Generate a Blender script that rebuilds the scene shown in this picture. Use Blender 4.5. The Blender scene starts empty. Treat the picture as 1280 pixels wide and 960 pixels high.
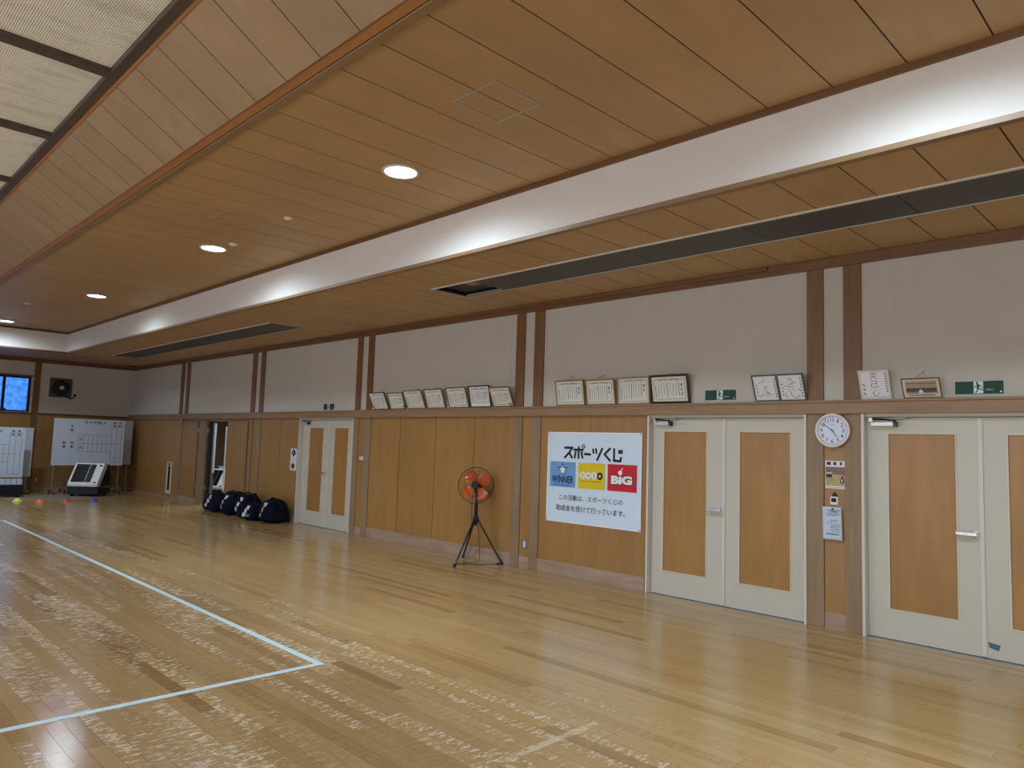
import bpy, bmesh, math, random
from mathutils import Matrix, Vector, noise
random.seed(7)
sc = bpy.context.scene
COL = sc.collection

# ------------------------------------------------------------------ camera, light, exposure
CAMX, CAMZ = -7.1, 1.62
cd = bpy.data.cameras.new('camera'); cam = bpy.data.objects.new('camera', cd); COL.objects.link(cam)
cd.sensor_width = 36.0; cd.lens = 36.0 * 908.6 / 1280.0; cd.clip_start = 0.05; cd.clip_end = 200
cam.matrix_world = Matrix(((0.70803508, -0.08216607, -0.70138083, CAMX), (-0.70545213, -0.03729939, -0.70777542, 0.0), (0.03199405, 0.99592042, -0.08437351, CAMZ), (0, 0, 0, 1)))
sc.camera = cam

world = bpy.data.worlds.new('world'); sc.world = world; world.use_nodes = True
world.node_tree.nodes['Background'].inputs[0].default_value = (0.06, 0.27, 0.90, 1)
world.node_tree.nodes['Background'].inputs[1].default_value = 1.0

sc.view_settings.view_transform = 'Standard'; sc.view_settings.look = 'None'
sc.view_settings.gamma = 1.0; sc.view_settings.use_curve_mapping = False
sc.view_settings.exposure = 0.72

RIGHT_LIGHTS = [(-3.34, 1.2), (-3.34, 5.32), (-3.34, 9.43), (-3.34, 14.5)]
FAR_LIGHTS = [(-3.78, 19.72), (-7.1, 19.6), (-10.4, 19.6)]
LEFT_LIGHTS = [(-10.86, 1.2), (-10.86, 5.32), (-10.86, 9.43), (-10.86, 14.5)]
BACK_LIGHTS = [(-3.34, -2.2), (-10.86, -2.2)]
DOWN_W = 235.0
WINDOW_W = 95.0
def area(name, loc, direction, sx, sy, power, color):
    l = bpy.data.lights.new(name, 'AREA'); l.shape = 'RECTANGLE'; l.size = sx; l.size_y = sy; l.energy = power; l.color = color
    o = bpy.data.objects.new(name, l); COL.objects.link(o); o.location = loc
    o.rotation_euler = Vector(direction).to_track_quat('-Z', 'Y').to_euler(); return o
# daylight just outside the windows of the left wall
for wy, k in ((-0.5, 1.3), (4.0, 1.2), (8.5, 1.0), (13.0, 0.4), (17.5, 0.15)):
    area('window_and_added_light', (-14.55, wy, 1.95), (1, 0, -0.12), 3.0, 1.9, WINDOW_W * k, (1.0, 0.97, 0.92))
# added lamps behind the camera brighten the near end; then daylight from far-wall windows
for wx in (-11.0, -7.0, -3.0):
    area('window_and_added_light', (wx, -3.95, 1.95), (0, 1, -0.1), 2.6, 1.9, 350.0, (1.0, 0.98, 0.94))
for wx in (-6.2, -9.2):
    area('window_and_added_light', (wx, 23.3, 2.55), (0, -1, -0.08), 1.6, 0.9, 30.0, (0.75, 0.88, 1.0))
area('storage_fill', (1.6, 17.4, 2.55), (0, 0, -1), 0.6, 1.2, 45.0, (0.85, 0.96, 1.0))  # unseen lamp added under the storage ceiling to brighten the room

# ------------------------------------------------------------------ materials
def mat(name): 
    m = bpy.data.materials.new(name); m.use_nodes = True
    return m, m.node_tree.nodes, m.node_tree.links, m.node_tree.nodes['Principled BSDF']
def plain(name, c, rough=0.5, metal=0.0, emit=0.0, var=0.0, scale=8.0, bump=0.0):
    m, N, L, P = mat(name)
    P.inputs['Roughness'].default_value = rough; P.inputs['Metallic'].default_value = metal
    P.inputs['Base Color'].default_value = (*c, 1)
    if emit: P.inputs['Emission Color'].default_value = (*c, 1); P.inputs['Emission Strength'].default_value = emit
    if var or bump:
        tc = N.new('ShaderNodeTexCoord'); nz = N.new('ShaderNodeTexNoise'); nz.inputs['Scale'].default_value = scale; nz.inputs['Detail'].default_value = 4
        L.new(tc.outputs['Object'], nz.inputs['Vector'])
        mx = N.new('ShaderNodeMix'); mx.data_type = 'RGBA'
        mx.inputs[6].default_value = tuple(max(0, v * (1 - var)) for v in c) + (1,); mx.inputs[7].default_value = tuple(min(1, v * (1 + var)) for v in c) + (1,)
        L.new(nz.outputs['Fac'], mx.inputs[0]); L.new(mx.outputs[2], P.inputs['Base Color'])
        if bump:
            b = N.new('ShaderNodeBump'); b.inputs['Strength'].default_value = bump; b.inputs['Distance'].default_value = 0.01
            L.new(nz.outputs['Fac'], b.inputs['Height']); L.new(b.outputs['Normal'], P.inputs['Normal'])
    return m
def wood(name, c1, c2, axis='Z', rough=0.45, scale=14.0, stretch=14.0, rnd=0.12, coat=0.0, blotch=0.0):
    """grain stretched along AXIS in world space, with a per-object tone"""
    m, N, L, P = mat(name)
    g = N.new('ShaderNodeNewGeometry'); mp = N.new('ShaderNodeMapping')
    s = {'X': (1 / stretch, 1, 1), 'Y': (1, 1 / stretch, 1), 'Z': (1, 1, 1 / stretch)}[axis]
    mp.inputs['Scale'].default_value = s; L.new(g.outputs['Position'], mp.inputs['Vector'])
    oi = N.new('ShaderNodeObjectInfo'); ad = N.new('ShaderNodeVectorMath'); ad.operation = 'ADD'
    cm = N.new('ShaderNodeCombineXYZ'); mu = N.new('ShaderNodeMath'); mu.operation = 'MULTIPLY'; mu.inputs[1].default_value = 37.0
    L.new(oi.outputs['Random'], mu.inputs[0])
    for i in range(3): L.new(mu.outputs[0], cm.inputs[i])
    L.new(mp.outputs[0], ad.inputs[0]); L.new(cm.outputs[0], ad.inputs[1])
    nz = N.new('ShaderNodeTexNoise'); nz.inputs['Scale'].default_value = scale; nz.inputs['Detail'].default_value = 6; nz.inputs['Roughness'].default_value = 0.6
    L.new(ad.outputs[0], nz.inputs['Vector'])
    rp = N.new('ShaderNodeValToRGB'); rp.color_ramp.elements[0].position = 0.3; rp.color_ramp.elements[1].position = 0.72
    rp.color_ramp.elements[0].color = (*c1, 1); rp.color_ramp.elements[1].color = (*c2, 1); L.new(nz.outputs['Fac'], rp.inputs[0])
    hv = N.new('ShaderNodeHueSaturation'); L.new(rp.outputs[0], hv.inputs['Color'])
    mr = N.new('ShaderNodeMapRange'); mr.inputs[3].default_value = 1 - rnd; mr.inputs[4].default_value = 1 + rnd
    L.new(oi.outputs['Random'], mr.inputs[0])
    if blotch:
        n2 = N.new('ShaderNodeTexNoise'); n2.inputs['Scale'].default_value = 1.1; n2.inputs['Detail'].default_value = 3
        L.new(g.outputs['Position'], n2.inputs['Vector'])
        m2 = N.new('ShaderNodeMapRange'); m2.inputs[1].default_value = 0.3; m2.inputs[2].default_value = 0.7
        m2.inputs[3].default_value = 1 - blotch; m2.inputs[4].default_value = 1 + blotch; L.new(n2.outputs['Fac'], m2.inputs[0])
        pr = N.new('ShaderNodeMath'); pr.operation = 'MULTIPLY'; L.new(mr.outputs[0], pr.inputs[0]); L.new(m2.outputs[0], pr.inputs[1]); L.new(pr.outputs[0], hv.inputs['Value'])
    else: L.new(mr.outputs[0], hv.inputs['Value'])
    L.new(hv.outputs[0], P.inputs['Base Color']); P.inputs['Roughness'].default_value = rough
    P.inputs['Coat Weight'].default_value = coat; P.inputs['Coat Roughness'].default_value = 0.25
    b = N.new('ShaderNodeBump'); b.inputs['Strength'].default_value = 0.08; b.inputs['Distance'].default_value = 0.004
    L.new(nz.outputs['Fac'], b.inputs['Height']); L.new(b.outputs['Normal'], P.inputs['Normal'])
    return m
M = {}
M['ply'] = wood('plywood_orange', (0.345, 0.180, 0.052), (0.410, 0.222, 0.068), 'Z', 0.42, 9, 9, 0.05, 0.15, 0.05)
M['ply_door'] = wood('plywood_door', (0.35, 0.172, 0.042), (0.43, 0.222, 0.060), 'Z', 0.40, 9, 5, 0.03, 0.1, 0.07)
M['post_low'] = wood('post_worn', (0.255, 0.168, 0.095), (0.35, 0.242, 0.145), 'Z', 0.5, 18, 10, 0.06)
M['post_up'] = wood('post_dark', (0.175, 0.084, 0.029), (0.245, 0.122, 0.043), 'Z', 0.4, 18, 12, 0.06)
M['rail'] = wood('rail_wood', (0.265, 0.160, 0.082), (0.355, 0.225, 0.120), 'Y', 0.45, 16, 12, 0.04)
M['trim_y'] = wood('trim_wood_y', (0.15, 0.071, 0.028), (0.215, 0.106, 0.044), 'Y', 0.35, 16, 12, 0.04)
M['trim_x'] = wood('trim_wood_x', (0.14, 0.050, 0.026), (0.20, 0.080, 0.042), 'X', 0.4, 16, 12, 0.04)
M['beam'] = wood('beam_wood', (0.34, 0.145, 0.045), (0.44, 0.195, 0.065), 'Y', 0.35, 16, 12, 0.03)
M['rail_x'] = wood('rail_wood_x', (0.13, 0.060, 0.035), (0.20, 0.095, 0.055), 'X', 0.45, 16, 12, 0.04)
M['base'] = wood('baseboard_worn', (0.33, 0.22, 0.155), (0.48, 0.35, 0.26), 'Y', 0.55, 12, 6, 0.06)
M['ceil'] = wood('ceiling_board', (0.47, 0.305, 0.145), (0.54, 0.355, 0.175), 'X', 0.5, 5, 5, 0.04, 0.0, 0.04)
M['ceil_y'] = wood('ceiling_board_far', (0.42, 0.255, 0.155), (0.50, 0.31, 0.19), 'Y', 0.5, 5, 5, 0.05)
M['slope'] = wood('sloped_board', (0.385, 0.265, 0.160), (0.445, 0.315, 0.195), 'X', 0.5, 5, 5, 0.04, 0.0, 0.04)
M['seam'] = plain('seam_dark', (0.045, 0.018, 0.008), 0.9)
M['wallcloth'] = plain('wall_cloth', (0.58, 0.550, 0.485), 0.9, var=0.05, scale=3.0, bump=0.05)
M['fascia'] = plain('fascia_white', (0.76, 0.735, 0.69), 0.85, var=0.02, scale=2.0)
M['paint'] = plain('door_paint', (0.60, 0.575, 0.485), 0.45, var=0.03, scale=2.0)
M['paint_trim'] = plain('door_trim_paint', (0.72, 0.66, 0.54), 0.45)
M['frame_white'] = plain('frame_white', (0.70, 0.66, 0.60), 0.4)
M['dark'] = plain('dark_gap', (0.02, 0.018, 0.016), 0.8)
M['back'] = plain('backing', (0.16, 0.10, 0.06), 0.9)
M['darkframe'] = wood('dark_frame', (0.070, 0.050, 0.042), (0.105, 0.078, 0.064), 'Y', 0.5, 12, 8, 0.04)
M['grille'] = plain('grille_dark', (0.055, 0.060, 0.066), 0.6, 0.2)
M['alu'] = plain('aluminium', (0.62, 0.60, 0.56), 0.35, 0.6)
M['alu2'] = plain('hatch_metal', (0.42, 0.40, 0.36), 0.5, 0.0)
M['cloth_seam'] = plain('cloth_seam', (0.36, 0.33, 0.28), 0.9)
M['chrome'] = plain('chrome', (0.80, 0.82, 0.86), 0.18, 1.0)
M['white'] = plain('white_plastic', (0.80, 0.80, 0.80), 0.4)
M['board'] = plain('board_white', (0.62, 0.71, 0.86), 0.35)
M['black'] = plain('black_plastic', (0.018, 0.018, 0.022), 0.4)
M['steel_dark'] = plain('dark_steel', (0.05, 0.05, 0.06), 0.25, 0.8)
M['steel'] = plain('grey_steel', (0.32, 0.33, 0.35), 0.35, 0.7)
M['navy'] = plain('navy_cloth', (0.004, 0.006, 0.020), 0.95, var=0.4, scale=9, bump=0.25)
M['navy2'] = plain('navy_strap', (0.004, 0.005, 0.014), 0.8)
M['greypatch'] = plain('grey_patch', (0.16, 0.17, 0.22), 0.7)
M['gold'] = plain('gold_frame', (0.33, 0.215, 0.075), 0.35, 0.35)
M['brownframe'] = plain('brown_frame', (0.22, 0.13, 0.06), 0.4, 0.1)
M['redframe'] = plain('dark_red_frame', (0.085, 0.03, 0.022), 0.4)
M['blackframe'] = plain('black_frame', (0.016, 0.014, 0.013), 0.3)
M['greenframe'] = plain('green_frame', (0.075, 0.125, 0.095), 0.5)
M['creamframe'] = plain('cream_frame', (0.72, 0.66, 0.55), 0.5)
M['mount'] = plain('cream_mount', (0.76, 0.69, 0.52), 0.7)
M['paper'] = plain('certificate_paper', (0.72, 0.72, 0.66), 0.7)
M['paper_w'] = plain('white_paper', (0.80, 0.80, 0.82), 0.7)
M['paper_b'] = plain('blueish_paper', (0.60, 0.72, 0.86), 0.7)
M['orn'] = plain('ornament_ink', (0.36, 0.33, 0.25), 0.8)
M['ink'] = plain('ink', (0.03, 0.03, 0.05), 0.8)
M['ink_grey'] = plain('ink_grey', (0.20, 0.20, 0.23), 0.8)
M['banner'] = plain('banner_cloth', (0.70, 0.83, 0.97), 0.75)
M['hem'] = plain('banner_hem', (0.92, 0.94, 0.96), 0.75)
M['bk_blue'] = plain('print_blue', (0.155, 0.36, 0.72), 0.7)
M['bk_yellow'] = plain('print_yellow', (0.78, 0.60, 0.008), 0.7)
M['bk_red'] = plain('print_red', (0.62, 0.012, 0.030), 0.7)
M['pr_white'] = plain('print_white', (0.88, 0.90, 0.93), 0.7)
M['pr_black'] = plain('print_black', (0.008, 0.010, 0.018), 0.7)
M['exit'] = plain('exit_green', (0.0, 0.055, 0.030), 0.6)
M['exitw'] = plain('exit_white', (0.72, 0.85, 0.78), 0.4)
M['orange'] = plain('cone_orange', (0.85, 0.17, 0.05), 0.5)
M['yellow'] = plain('cone_yellow', (0.72, 0.80, 0.05), 0.5)
M['red'] = plain('cone_red', (0.55, 0.06, 0.07), 0.5)
M['blue'] = plain('cone_blue', (0.02, 0.10, 0.55), 0.5)
M['tape'] = plain('tape', (0.62, 0.80, 0.86), 0.4)
M['lightblue'] = plain('light_blue_plastic', (0.30, 0.58, 0.85), 0.4)
M['mat'] = plain('beige_mat', (0.27, 0.20, 0.155), 0.8)
M['photo_sky'] = plain('photo_sepia', (0.42, 0.33, 0.26), 0.5)
M['clockface'] = plain('clock_face', (0.70, 0.78, 0.93), 0.35)
M['clockrim'] = plain('clock_rim', (0.80, 0.75, 0.73), 0.3)
M['sticker'] = plain('sticker_blue', (0.07, 0.13, 0.20), 0.4, var=0.5, scale=60)
M['yellow_label'] = plain('yellow_label', (0.45, 0.33, 0.07), 0.6)
M['ventplate'] = plain('vent_plate', (0.085, 0.075, 0.068), 0.5)
def blade_mat():
    m, N, L, P = mat('fan_blade'); P.inputs['Base Color'].default_value = (0.80, 0.16, 0.035, 1); P.inputs['Roughness'].default_value = 0.12
    P.inputs['Transmission Weight'].default_value = 0.25; P.inputs['Specular IOR Level'].default_value = 0.8; return m
M['blade'] = blade_mat()
for k_ in ('navy', 'navy2', 'black'): M[k_].node_tree.nodes['Principled BSDF'].inputs['Specular IOR Level'].default_value = 0.2
def glass_mat(name, tint, gloss=0.08, mott=False):
    m = bpy.data.materials.new(name); m.use_nodes = True; N = m.node_tree.nodes; L = m.node_tree.links; N.clear()
    o = N.new('ShaderNodeOutputMaterial'); t = N.new('ShaderNodeBsdfTransparent'); g = N.new('ShaderNodeBsdfGlossy'); g.inputs['Roughness'].default_value = 0.02
    t.inputs[0].default_value = (*tint, 1); mx = N.new('ShaderNodeMixShader'); mx.inputs[0].default_value = gloss
    if mott:
        nz = N.new('ShaderNodeTexNoise'); nz.inputs['Scale'].default_value = 7; nz.inputs['Detail'].default_value = 5
        ge = N.new('ShaderNodeNewGeometry'); L.new(ge.outputs['Position'], nz.inputs['Vector'])
        r = N.new('ShaderNodeValToRGB'); r.color_ramp.elements[0].position = 0.35; r.color_ramp.elements[1].position = 0.65
        r.color_ramp.elements[0].color = tuple(v * 0.72 for v in tint) + (1,); r.color_ramp.elements[1].color = (*tint, 1)
        L.new(nz.outputs['Fac'], r.inputs[0]); L.new(r.outputs[0], t.inputs[0])
    L.new(t.outputs[0], mx.inputs[1]); L.new(g.outputs[0], mx.inputs[2]); L.new(mx.outputs[0], o.inputs[0]); return m
M['glass'] = glass_mat('window_glass', (0.95, 0.97, 1.0))
M['glass_m'] = glass_mat('patterned_glass', (1, 1, 1), 0.05, True)
def lens_mat():
    m, N, L, P = mat('downlight_lens'); P.inputs['Base Color'].default_value = (0.9, 0.9, 0.9, 1)
    P.inputs['Emission Color'].default_value = (0.93, 0.97, 1.0, 1); P.inputs['Emission Strength'].default_value = 9.0; return m
M['lens'] = lens_mat()
def louvre_mat():
    m, N, L, P = mat('added_glow_sheet'); g = N.new('ShaderNodeNewGeometry')
    w = N.new('ShaderNodeTexWave'); w.wave_type = 'BANDS'; w.bands_direction = 'X'; w.inputs['Scale'].default_value = 20.0; w.inputs['Distortion'].default_value = 0.3
    L.new(g.outputs['Position'], w.inputs['Vector'])
    nz = N.new('ShaderNodeTexNoise'); nz.inputs['Scale'].default_value = 2.2; nz.inputs['Detail'].default_value = 6
    mp = N.new('ShaderNodeMapping'); mp.inputs['Scale'].default_value = (1.0, 3.0, 1); L.new(g.outputs['Position'], mp.inputs[0]); L.new(mp.outputs[0], nz.inputs['Vector'])
    r = N.new('ShaderNodeValToRGB'); r.color_ramp.elements[0].position = 0.34; r.color_ramp.elements[1].position = 0.52
    r.color_ramp.elements[0].color = (0.56, 0.51, 0.42, 1); r.color_ramp.elements[1].color = (0.68, 0.63, 0.52, 1); L.new(nz.outputs['Fac'], r.inputs[0])
    hv = N.new('ShaderNodeHueSaturation'); mr = N.new('ShaderNodeMapRange'); mr.inputs[3].default_value = 0.92; mr.inputs[4].default_value = 1.03
    L.new(w.outputs['Fac'], mr.inputs[0]); L.new(mr.outputs[0], hv.inputs['Value']); L.new(r.outputs[0], hv.inputs['Color']); 
    L.new(hv.outputs[0], P.inputs['Base Color']); P.inputs['Roughness'].default_value = 0.6
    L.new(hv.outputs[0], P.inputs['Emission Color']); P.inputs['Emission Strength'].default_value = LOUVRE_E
    b = N.new('ShaderNodeBump'); b.inputs['Strength'].default_value = 0.5; b.inputs['Distance'].default_value = 0.01; L.new(w.outputs['Fac'], b.inputs['Height']); L.new(b.outputs[0], P.inputs['Normal'])
    return m
LOUVRE_E = 0.10     # low glow put into the translucent sheets for daylight assumed behind them
M['louvre'] = louvre_mat()
def grille_mat():
    m, N, L, P = mat('perforated_grille'); g = N.new('ShaderNodeNewGeometry')
    v = N.new('ShaderNodeTexVoronoi'); v.inputs['Scale'].default_value = 55; v.inputs['Randomness'].default_value = 0.0; L.new(g.outputs['Position'], v.inputs['Vector'])
    r = N.new('ShaderNodeValToRGB'); r.color_ramp.elements[0].position = 0.3; r.color_ramp.elements[1].position = 0.45
    r.color_ramp.elements[0].color = (0.035, 0.038, 0.042, 1); r.color_ramp.elements[1].color = (0.12, 0.125, 0.13, 1); L.new(v.outputs['Distance'], r.inputs[0])
    hv = N.new('ShaderNodeHueSaturation'); oi = N.new('ShaderNodeObjectInfo'); mr = N.new('ShaderNodeMapRange'); mr.inputs[3].default_value = 0.8; mr.inputs[4].default_value = 1.15
    L.new(oi.outputs['Random'], mr.inputs[0]); L.new(mr.outputs[0], hv.inputs['Value']); L.new(r.outputs[0], hv.inputs['Color']); L.new(hv.outputs[0], P.inputs['Base Color'])
    P.inputs['Roughness'].default_value = 0.55; return m
M['perf'] = grille_mat()
def floor_mat():
    m, N, L, P = mat('floor_wood'); g = N.new('ShaderNodeNewGeometry')
    def math_(op, a, b=None, c=None):
        n = N.new('ShaderNodeMath'); n.operation = op
        for i, v in enumerate((a, b, c)):
            if v is None: continue
            if isinstance(v, (int, float)): n.inputs[i].default_value = v
            else: L.new(v, n.inputs[i])
        return n.outputs[0]
    def noise_(scale, vec, det=5, rough=0.6):
        mp = N.new('ShaderNodeMapping'); mp.inputs['Scale'].default_value = vec; L.new(g.outputs['Position'], mp.inputs[0])
        n = N.new('ShaderNodeTexNoise'); n.inputs['Scale'].default_value = scale; n.inputs['Detail'].default_value = det; n.inputs['Roughness'].default_value = rough
        L.new(mp.outputs[0], n.inputs['Vector']); return n.outputs['Fac']
    def rng(v, a, b, c=0.0, d=1.0):
        n = N.new('ShaderNodeMapRange'); n.interpolation_type = 'SMOOTHSTEP'; L.new(v, n.inputs[0])
        for i, x in enumerate((a, b, c, d)): n.inputs[i + 1].default_value = x
        return n.outputs[0]
    tone = N.new('ShaderNodeAttribute'); tone.attribute_name = 'tone'
    wear = N.new('ShaderNodeAttribute'); wear.attribute_name = 'wear'
    sx = N.new('ShaderNodeSeparateXYZ'); L.new(g.outputs['Position'], sx.inputs[0])
    grain = noise_(70, (1, 0.025, 1), 5, 0.7)
    streak = noise_(11, (1, 0.05, 1), 4)
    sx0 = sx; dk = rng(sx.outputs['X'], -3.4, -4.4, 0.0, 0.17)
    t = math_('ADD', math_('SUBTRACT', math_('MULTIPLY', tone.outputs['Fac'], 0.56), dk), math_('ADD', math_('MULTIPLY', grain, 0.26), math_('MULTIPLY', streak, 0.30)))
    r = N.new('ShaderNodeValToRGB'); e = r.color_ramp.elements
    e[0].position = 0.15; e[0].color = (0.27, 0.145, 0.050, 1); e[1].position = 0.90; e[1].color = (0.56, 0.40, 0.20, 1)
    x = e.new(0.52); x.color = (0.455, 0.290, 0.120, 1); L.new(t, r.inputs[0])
    # wear: bare, scuffed wood inside the court (x < -4) and thinly elsewhere
    chat = noise_(30, (0.30, 1.0, 1), 5, 0.8)         # short scuffs across the boards
    chat2 = noise_(50, (0.4, 1.0, 1), 3, 0.7)
    big = noise_(1.6, (1.0, 0.35, 1), 3)
    court = rng(sx.outputs['X'], -3.0, -4.2, 0.0, 1.0)
    near = rng(sx.outputs['Y'], 16.0, 6.0, 0.35, 1.0)
    amt = math_('MULTIPLY', math_('ADD', math_('MULTIPLY', court, 0.08), math_('MULTIPLY', wear.outputs['Fac'], math_('ADD', 0.10, math_('MULTIPLY', court, 0.95)))), rng(big, 0.30, 0.62, 0.35, 1.0))
    amt = math_('MULTIPLY', amt, near)
    w = math_('MULTIPLY', rng(math_('ADD', math_('MULTIPLY', chat, 0.65), math_('MULTIPLY', chat2, 0.35)), 0.495, 0.575), amt)
    w = math_('MINIMUM', math_('MULTIPLY', w, 1.9), 1.0)
    # faint ghosts of tape lines that were pulled up
    ghost = None
    for yy, xa, xb, k in ((2.765, -5.6, -3.36, 0.7), (9.35, -9.0, -4.3, 0.5), (11.6, -9.0, -4.3, 0.5), (7.3, -6.2, -4.3, 0.35)):
        d = math_('LESS_THAN', math_('ABSOLUTE', math_('SUBTRACT', sx.outputs['Y'], yy)), 0.028)
        d = math_('MULTIPLY', d, math_('MULTIPLY', math_('GREATER_THAN', sx.outputs['X'], xa), math_('LESS_THAN', sx.outputs['X'], xb)))
        d = math_('MULTIPLY', math_('MULTIPLY', d, k), rng(noise_(6, (1, 1, 1)), 0.40, 0.60))
        ghost = d if ghost is None else math_('ADD', ghost, d)
    w = math_('MINIMUM', math_('ADD', w, ghost), 1.0)
    mx = N.new('ShaderNodeMix'); mx.data_type = 'RGBA'; mx.inputs[7].default_value = (0.78, 0.66, 0.52, 1)
    L.new(math_('MULTIPLY', w, 0.66), mx.inputs[0]); L.new(r.outputs[0], mx.inputs[6]); L.new(mx.outputs[2], P.inputs['Base Color'])
    rr = math_('ADD', math_('MULTIPLY', w, 0.20), math_('ADD', 0.12, math_('MULTIPLY', big, 0.12))); L.new(rr, P.inputs['Roughness'])
    P.inputs['Specular IOR Level'].default_value = 0.5
    b = N.new('ShaderNodeBump'); b.inputs['Strength'].default_value = 0.10; b.inputs['Distance'].default_value = 0.003
    L.new(math_('ADD', grain, math_('MULTIPLY', tone.outputs['Fac'], 0.3)), b.inputs['Height']); L.new(b.outputs[0], P.inputs['Normal'])
    return m
M['floor'] = floor_mat()

# ------------------------------------------------------------------ mesh helpers
class MB:
    def __init__(s): s.v = []; s.f = []
    def add(s, vs, fs):
        n = len(s.v); s.v += [tuple(v) for v in vs]; s.f += [tuple(i + n for i in f) for f in fs]; return s
    def box(s, x0, x1, y0, y1, z0, z1):
        if x0 > x1: x0, x1 = x1, x0
        if y0 > y1: y0, y1 = y1, y0
        if z0 > z1: z0, z1 = z1, z0
        return s.add([(x0, y0, z0), (x1, y0, z0), (x1, y1, z0), (x0, y1, z0), (x0, y0, z1), (x1, y0, z1), (x1, y1, z1), (x0, y1, z1)],
                     [(0, 3, 2, 1), (4, 5, 6, 7), (0, 1, 5, 4), (1, 2, 6, 5), (2, 3, 7, 6), (3, 0, 4, 7)])
    def prism(s, pts, a0, a1, axis='Z'):
        """pts: 2D outline, extruded from a0 to a1 along AXIS"""
        def P(p, a): return {'Z': (p[0], p[1], a), 'Y': (p[0], a, p[1]), 'X': (a, p[0], p[1])}[axis]
        n = len(pts); vs = [P(p, a0) for p in pts] + [P(p, a1) for p in pts]
        return s.add(vs, [tuple(range(n))[::-1], tuple(range(n, 2 * n))] + [(i, (i + 1) % n, n + (i + 1) % n, n + i) for i in range(n)])
    def disc(s, c, r, z0, z1, n=32, axis='Z', r1=None):
        r1 = r if r1 is None else r1; vs = []
        for a, rr in ((z0, r), (z1, r1)):
            for i in range(n):
                t = 2 * math.pi * i / n; p = (c[0] + rr * math.cos(t), c[1] + rr * math.sin(t))
                vs.append({'Z': (p[0], p[1], a), 'Y': (p[0], a, p[1]), 'X': (a, p[0], p[1])}[axis])
        return s.add(vs, [tuple(range(n))[::-1], tuple(range(n, 2 * n))] + [(i, (i + 1) % n, n + (i + 1) % n, n + i) for i in range(n)])
    def lathe(s, prof, n=32, c=(0, 0)):
        """prof: list of (r, z)"""
        vs = []; m = len(prof)
        for r, z in prof:
            for i in range(n):
                t = 2 * math.pi * i / n; vs.append((c[0] + r * math.cos(t), c[1] + r * math.sin(t), z))
        return s.add(vs, [(k * n + i, k * n + (i + 1) % n, (k + 1) * n + (i + 1) % n, (k + 1) * n + i) for k in range(m - 1) for i in range(n)])
    def tube(s, pts, r, n=8, r1=None):
        pts = [Vector(p) for p in pts]; m = len(pts); vs = []; up = Vector((0, 0, 1))
        for k, p in enumerate(pts):
            d = (pts[min(k + 1, m - 1)] - pts[max(k - 1, 0)]).normalized()
            a = d.cross(up) if abs(d.dot(up)) < 0.95 else d.cross(Vector((1, 0, 0)))
            a.normalize(); b = d.cross(a); rr = r if r1 is None else r + (r1 - r) * k / (m - 1)
            for i in range(n):
                t = 2 * math.pi * i / n; vs.append(p + a * (rr * math.cos(t)) + b * (rr * math.sin(t)))
        return s.add(vs, [(k * n + i, k * n + (i + 1) % n, (k + 1) * n + (i + 1) % n, (k + 1) * n + i) for k in range(m - 1) for i in range(n)] + [tuple(range(n))[::-1], tuple(range((m - 1) * n, m * n))])
    def stroke(s, pts, wd, z, th=0.0008):
        """flat pen stroke in the local XY plane"""
        for (x0, y0), (x1, y1) in zip(pts, pts[1:]):
            d = Vector((x1 - x0, y1 - y0)); l = d.length
            if l < 1e-6: continue
            d /= l; n = Vector((-d.y, d.x)) * wd / 2; e = d * wd * 0.3
            q = [(x0 - e.x + n.x, y0 - e.y + n.y), (x0 - e.x - n.x, y0 - e.y - n.y), (x1 + e.x - n.x, y1 + e.y - n.y), (x1 + e.x + n.x, y1 + e.y + n.y)]
            s.add([(a, b, z) for a, b in q] + [(a, b, z + th) for a, b in q], [(4, 5, 6, 7), (0, 1, 5, 4), (1, 2, 6, 5), (2, 3, 7, 6), (3, 0, 4, 7)])
        return s
    def obj(s, name, m, parent=None, loc=(0, 0, 0), smooth=False, bevel=0.0, kind=None):
        me = bpy.data.meshes.new(name); me.from_pydata(s.v, [], s.f); me.materials.append(m)
        bm = bmesh.new(); bm.from_mesh(me); bmesh.ops.recalc_face_normals(bm, faces=bm.faces); bm.to_mesh(me); bm.free()
        if smooth:
            for p in me.polygons: p.use_smooth = True
        o = bpy.data.objects.new(name, me); COL.objects.link(o); o.location = loc
        if parent: o.parent = parent
        if bevel:
            b = o.modifiers.new('bevel', 'BEVEL'); b.width = bevel; b.segments = 2; b.limit_method = 'ANGLE'
        if smooth:
            e = o.modifiers.new('split', 'EDGE_SPLIT'); e.split_angle = math.radians(40)
        if kind: o['kind'] = kind
        return o
def box(name, x0, x1, y0, y1, z0, z1, m, parent=None, bevel=0.0, kind=None):
    return MB().box(x0, x1, y0, y1, z0, z1).obj(name, m, parent, bevel=bevel, kind=kind)
def tag(o, label=None, cat=None, group=None, kind=None):
    if label: o['label'] = label
    if cat: o['category'] = cat
    if group: o['group'] = group
    if kind: o['kind'] = kind
    return o
def empty(name, loc=(0, 0, 0), rot=None, label=None, cat=None, group=None, kind=None, parent=None):
    o = bpy.data.objects.new(name, None); COL.objects.link(o); o.empty_display_size = 0.1
    o.location = loc
    if rot is not None: o.rotation_euler = rot.to_euler() if hasattr(rot, 'to_euler') else rot
    if parent: o.parent = parent
    return tag(o, label, cat, group, kind)
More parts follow.
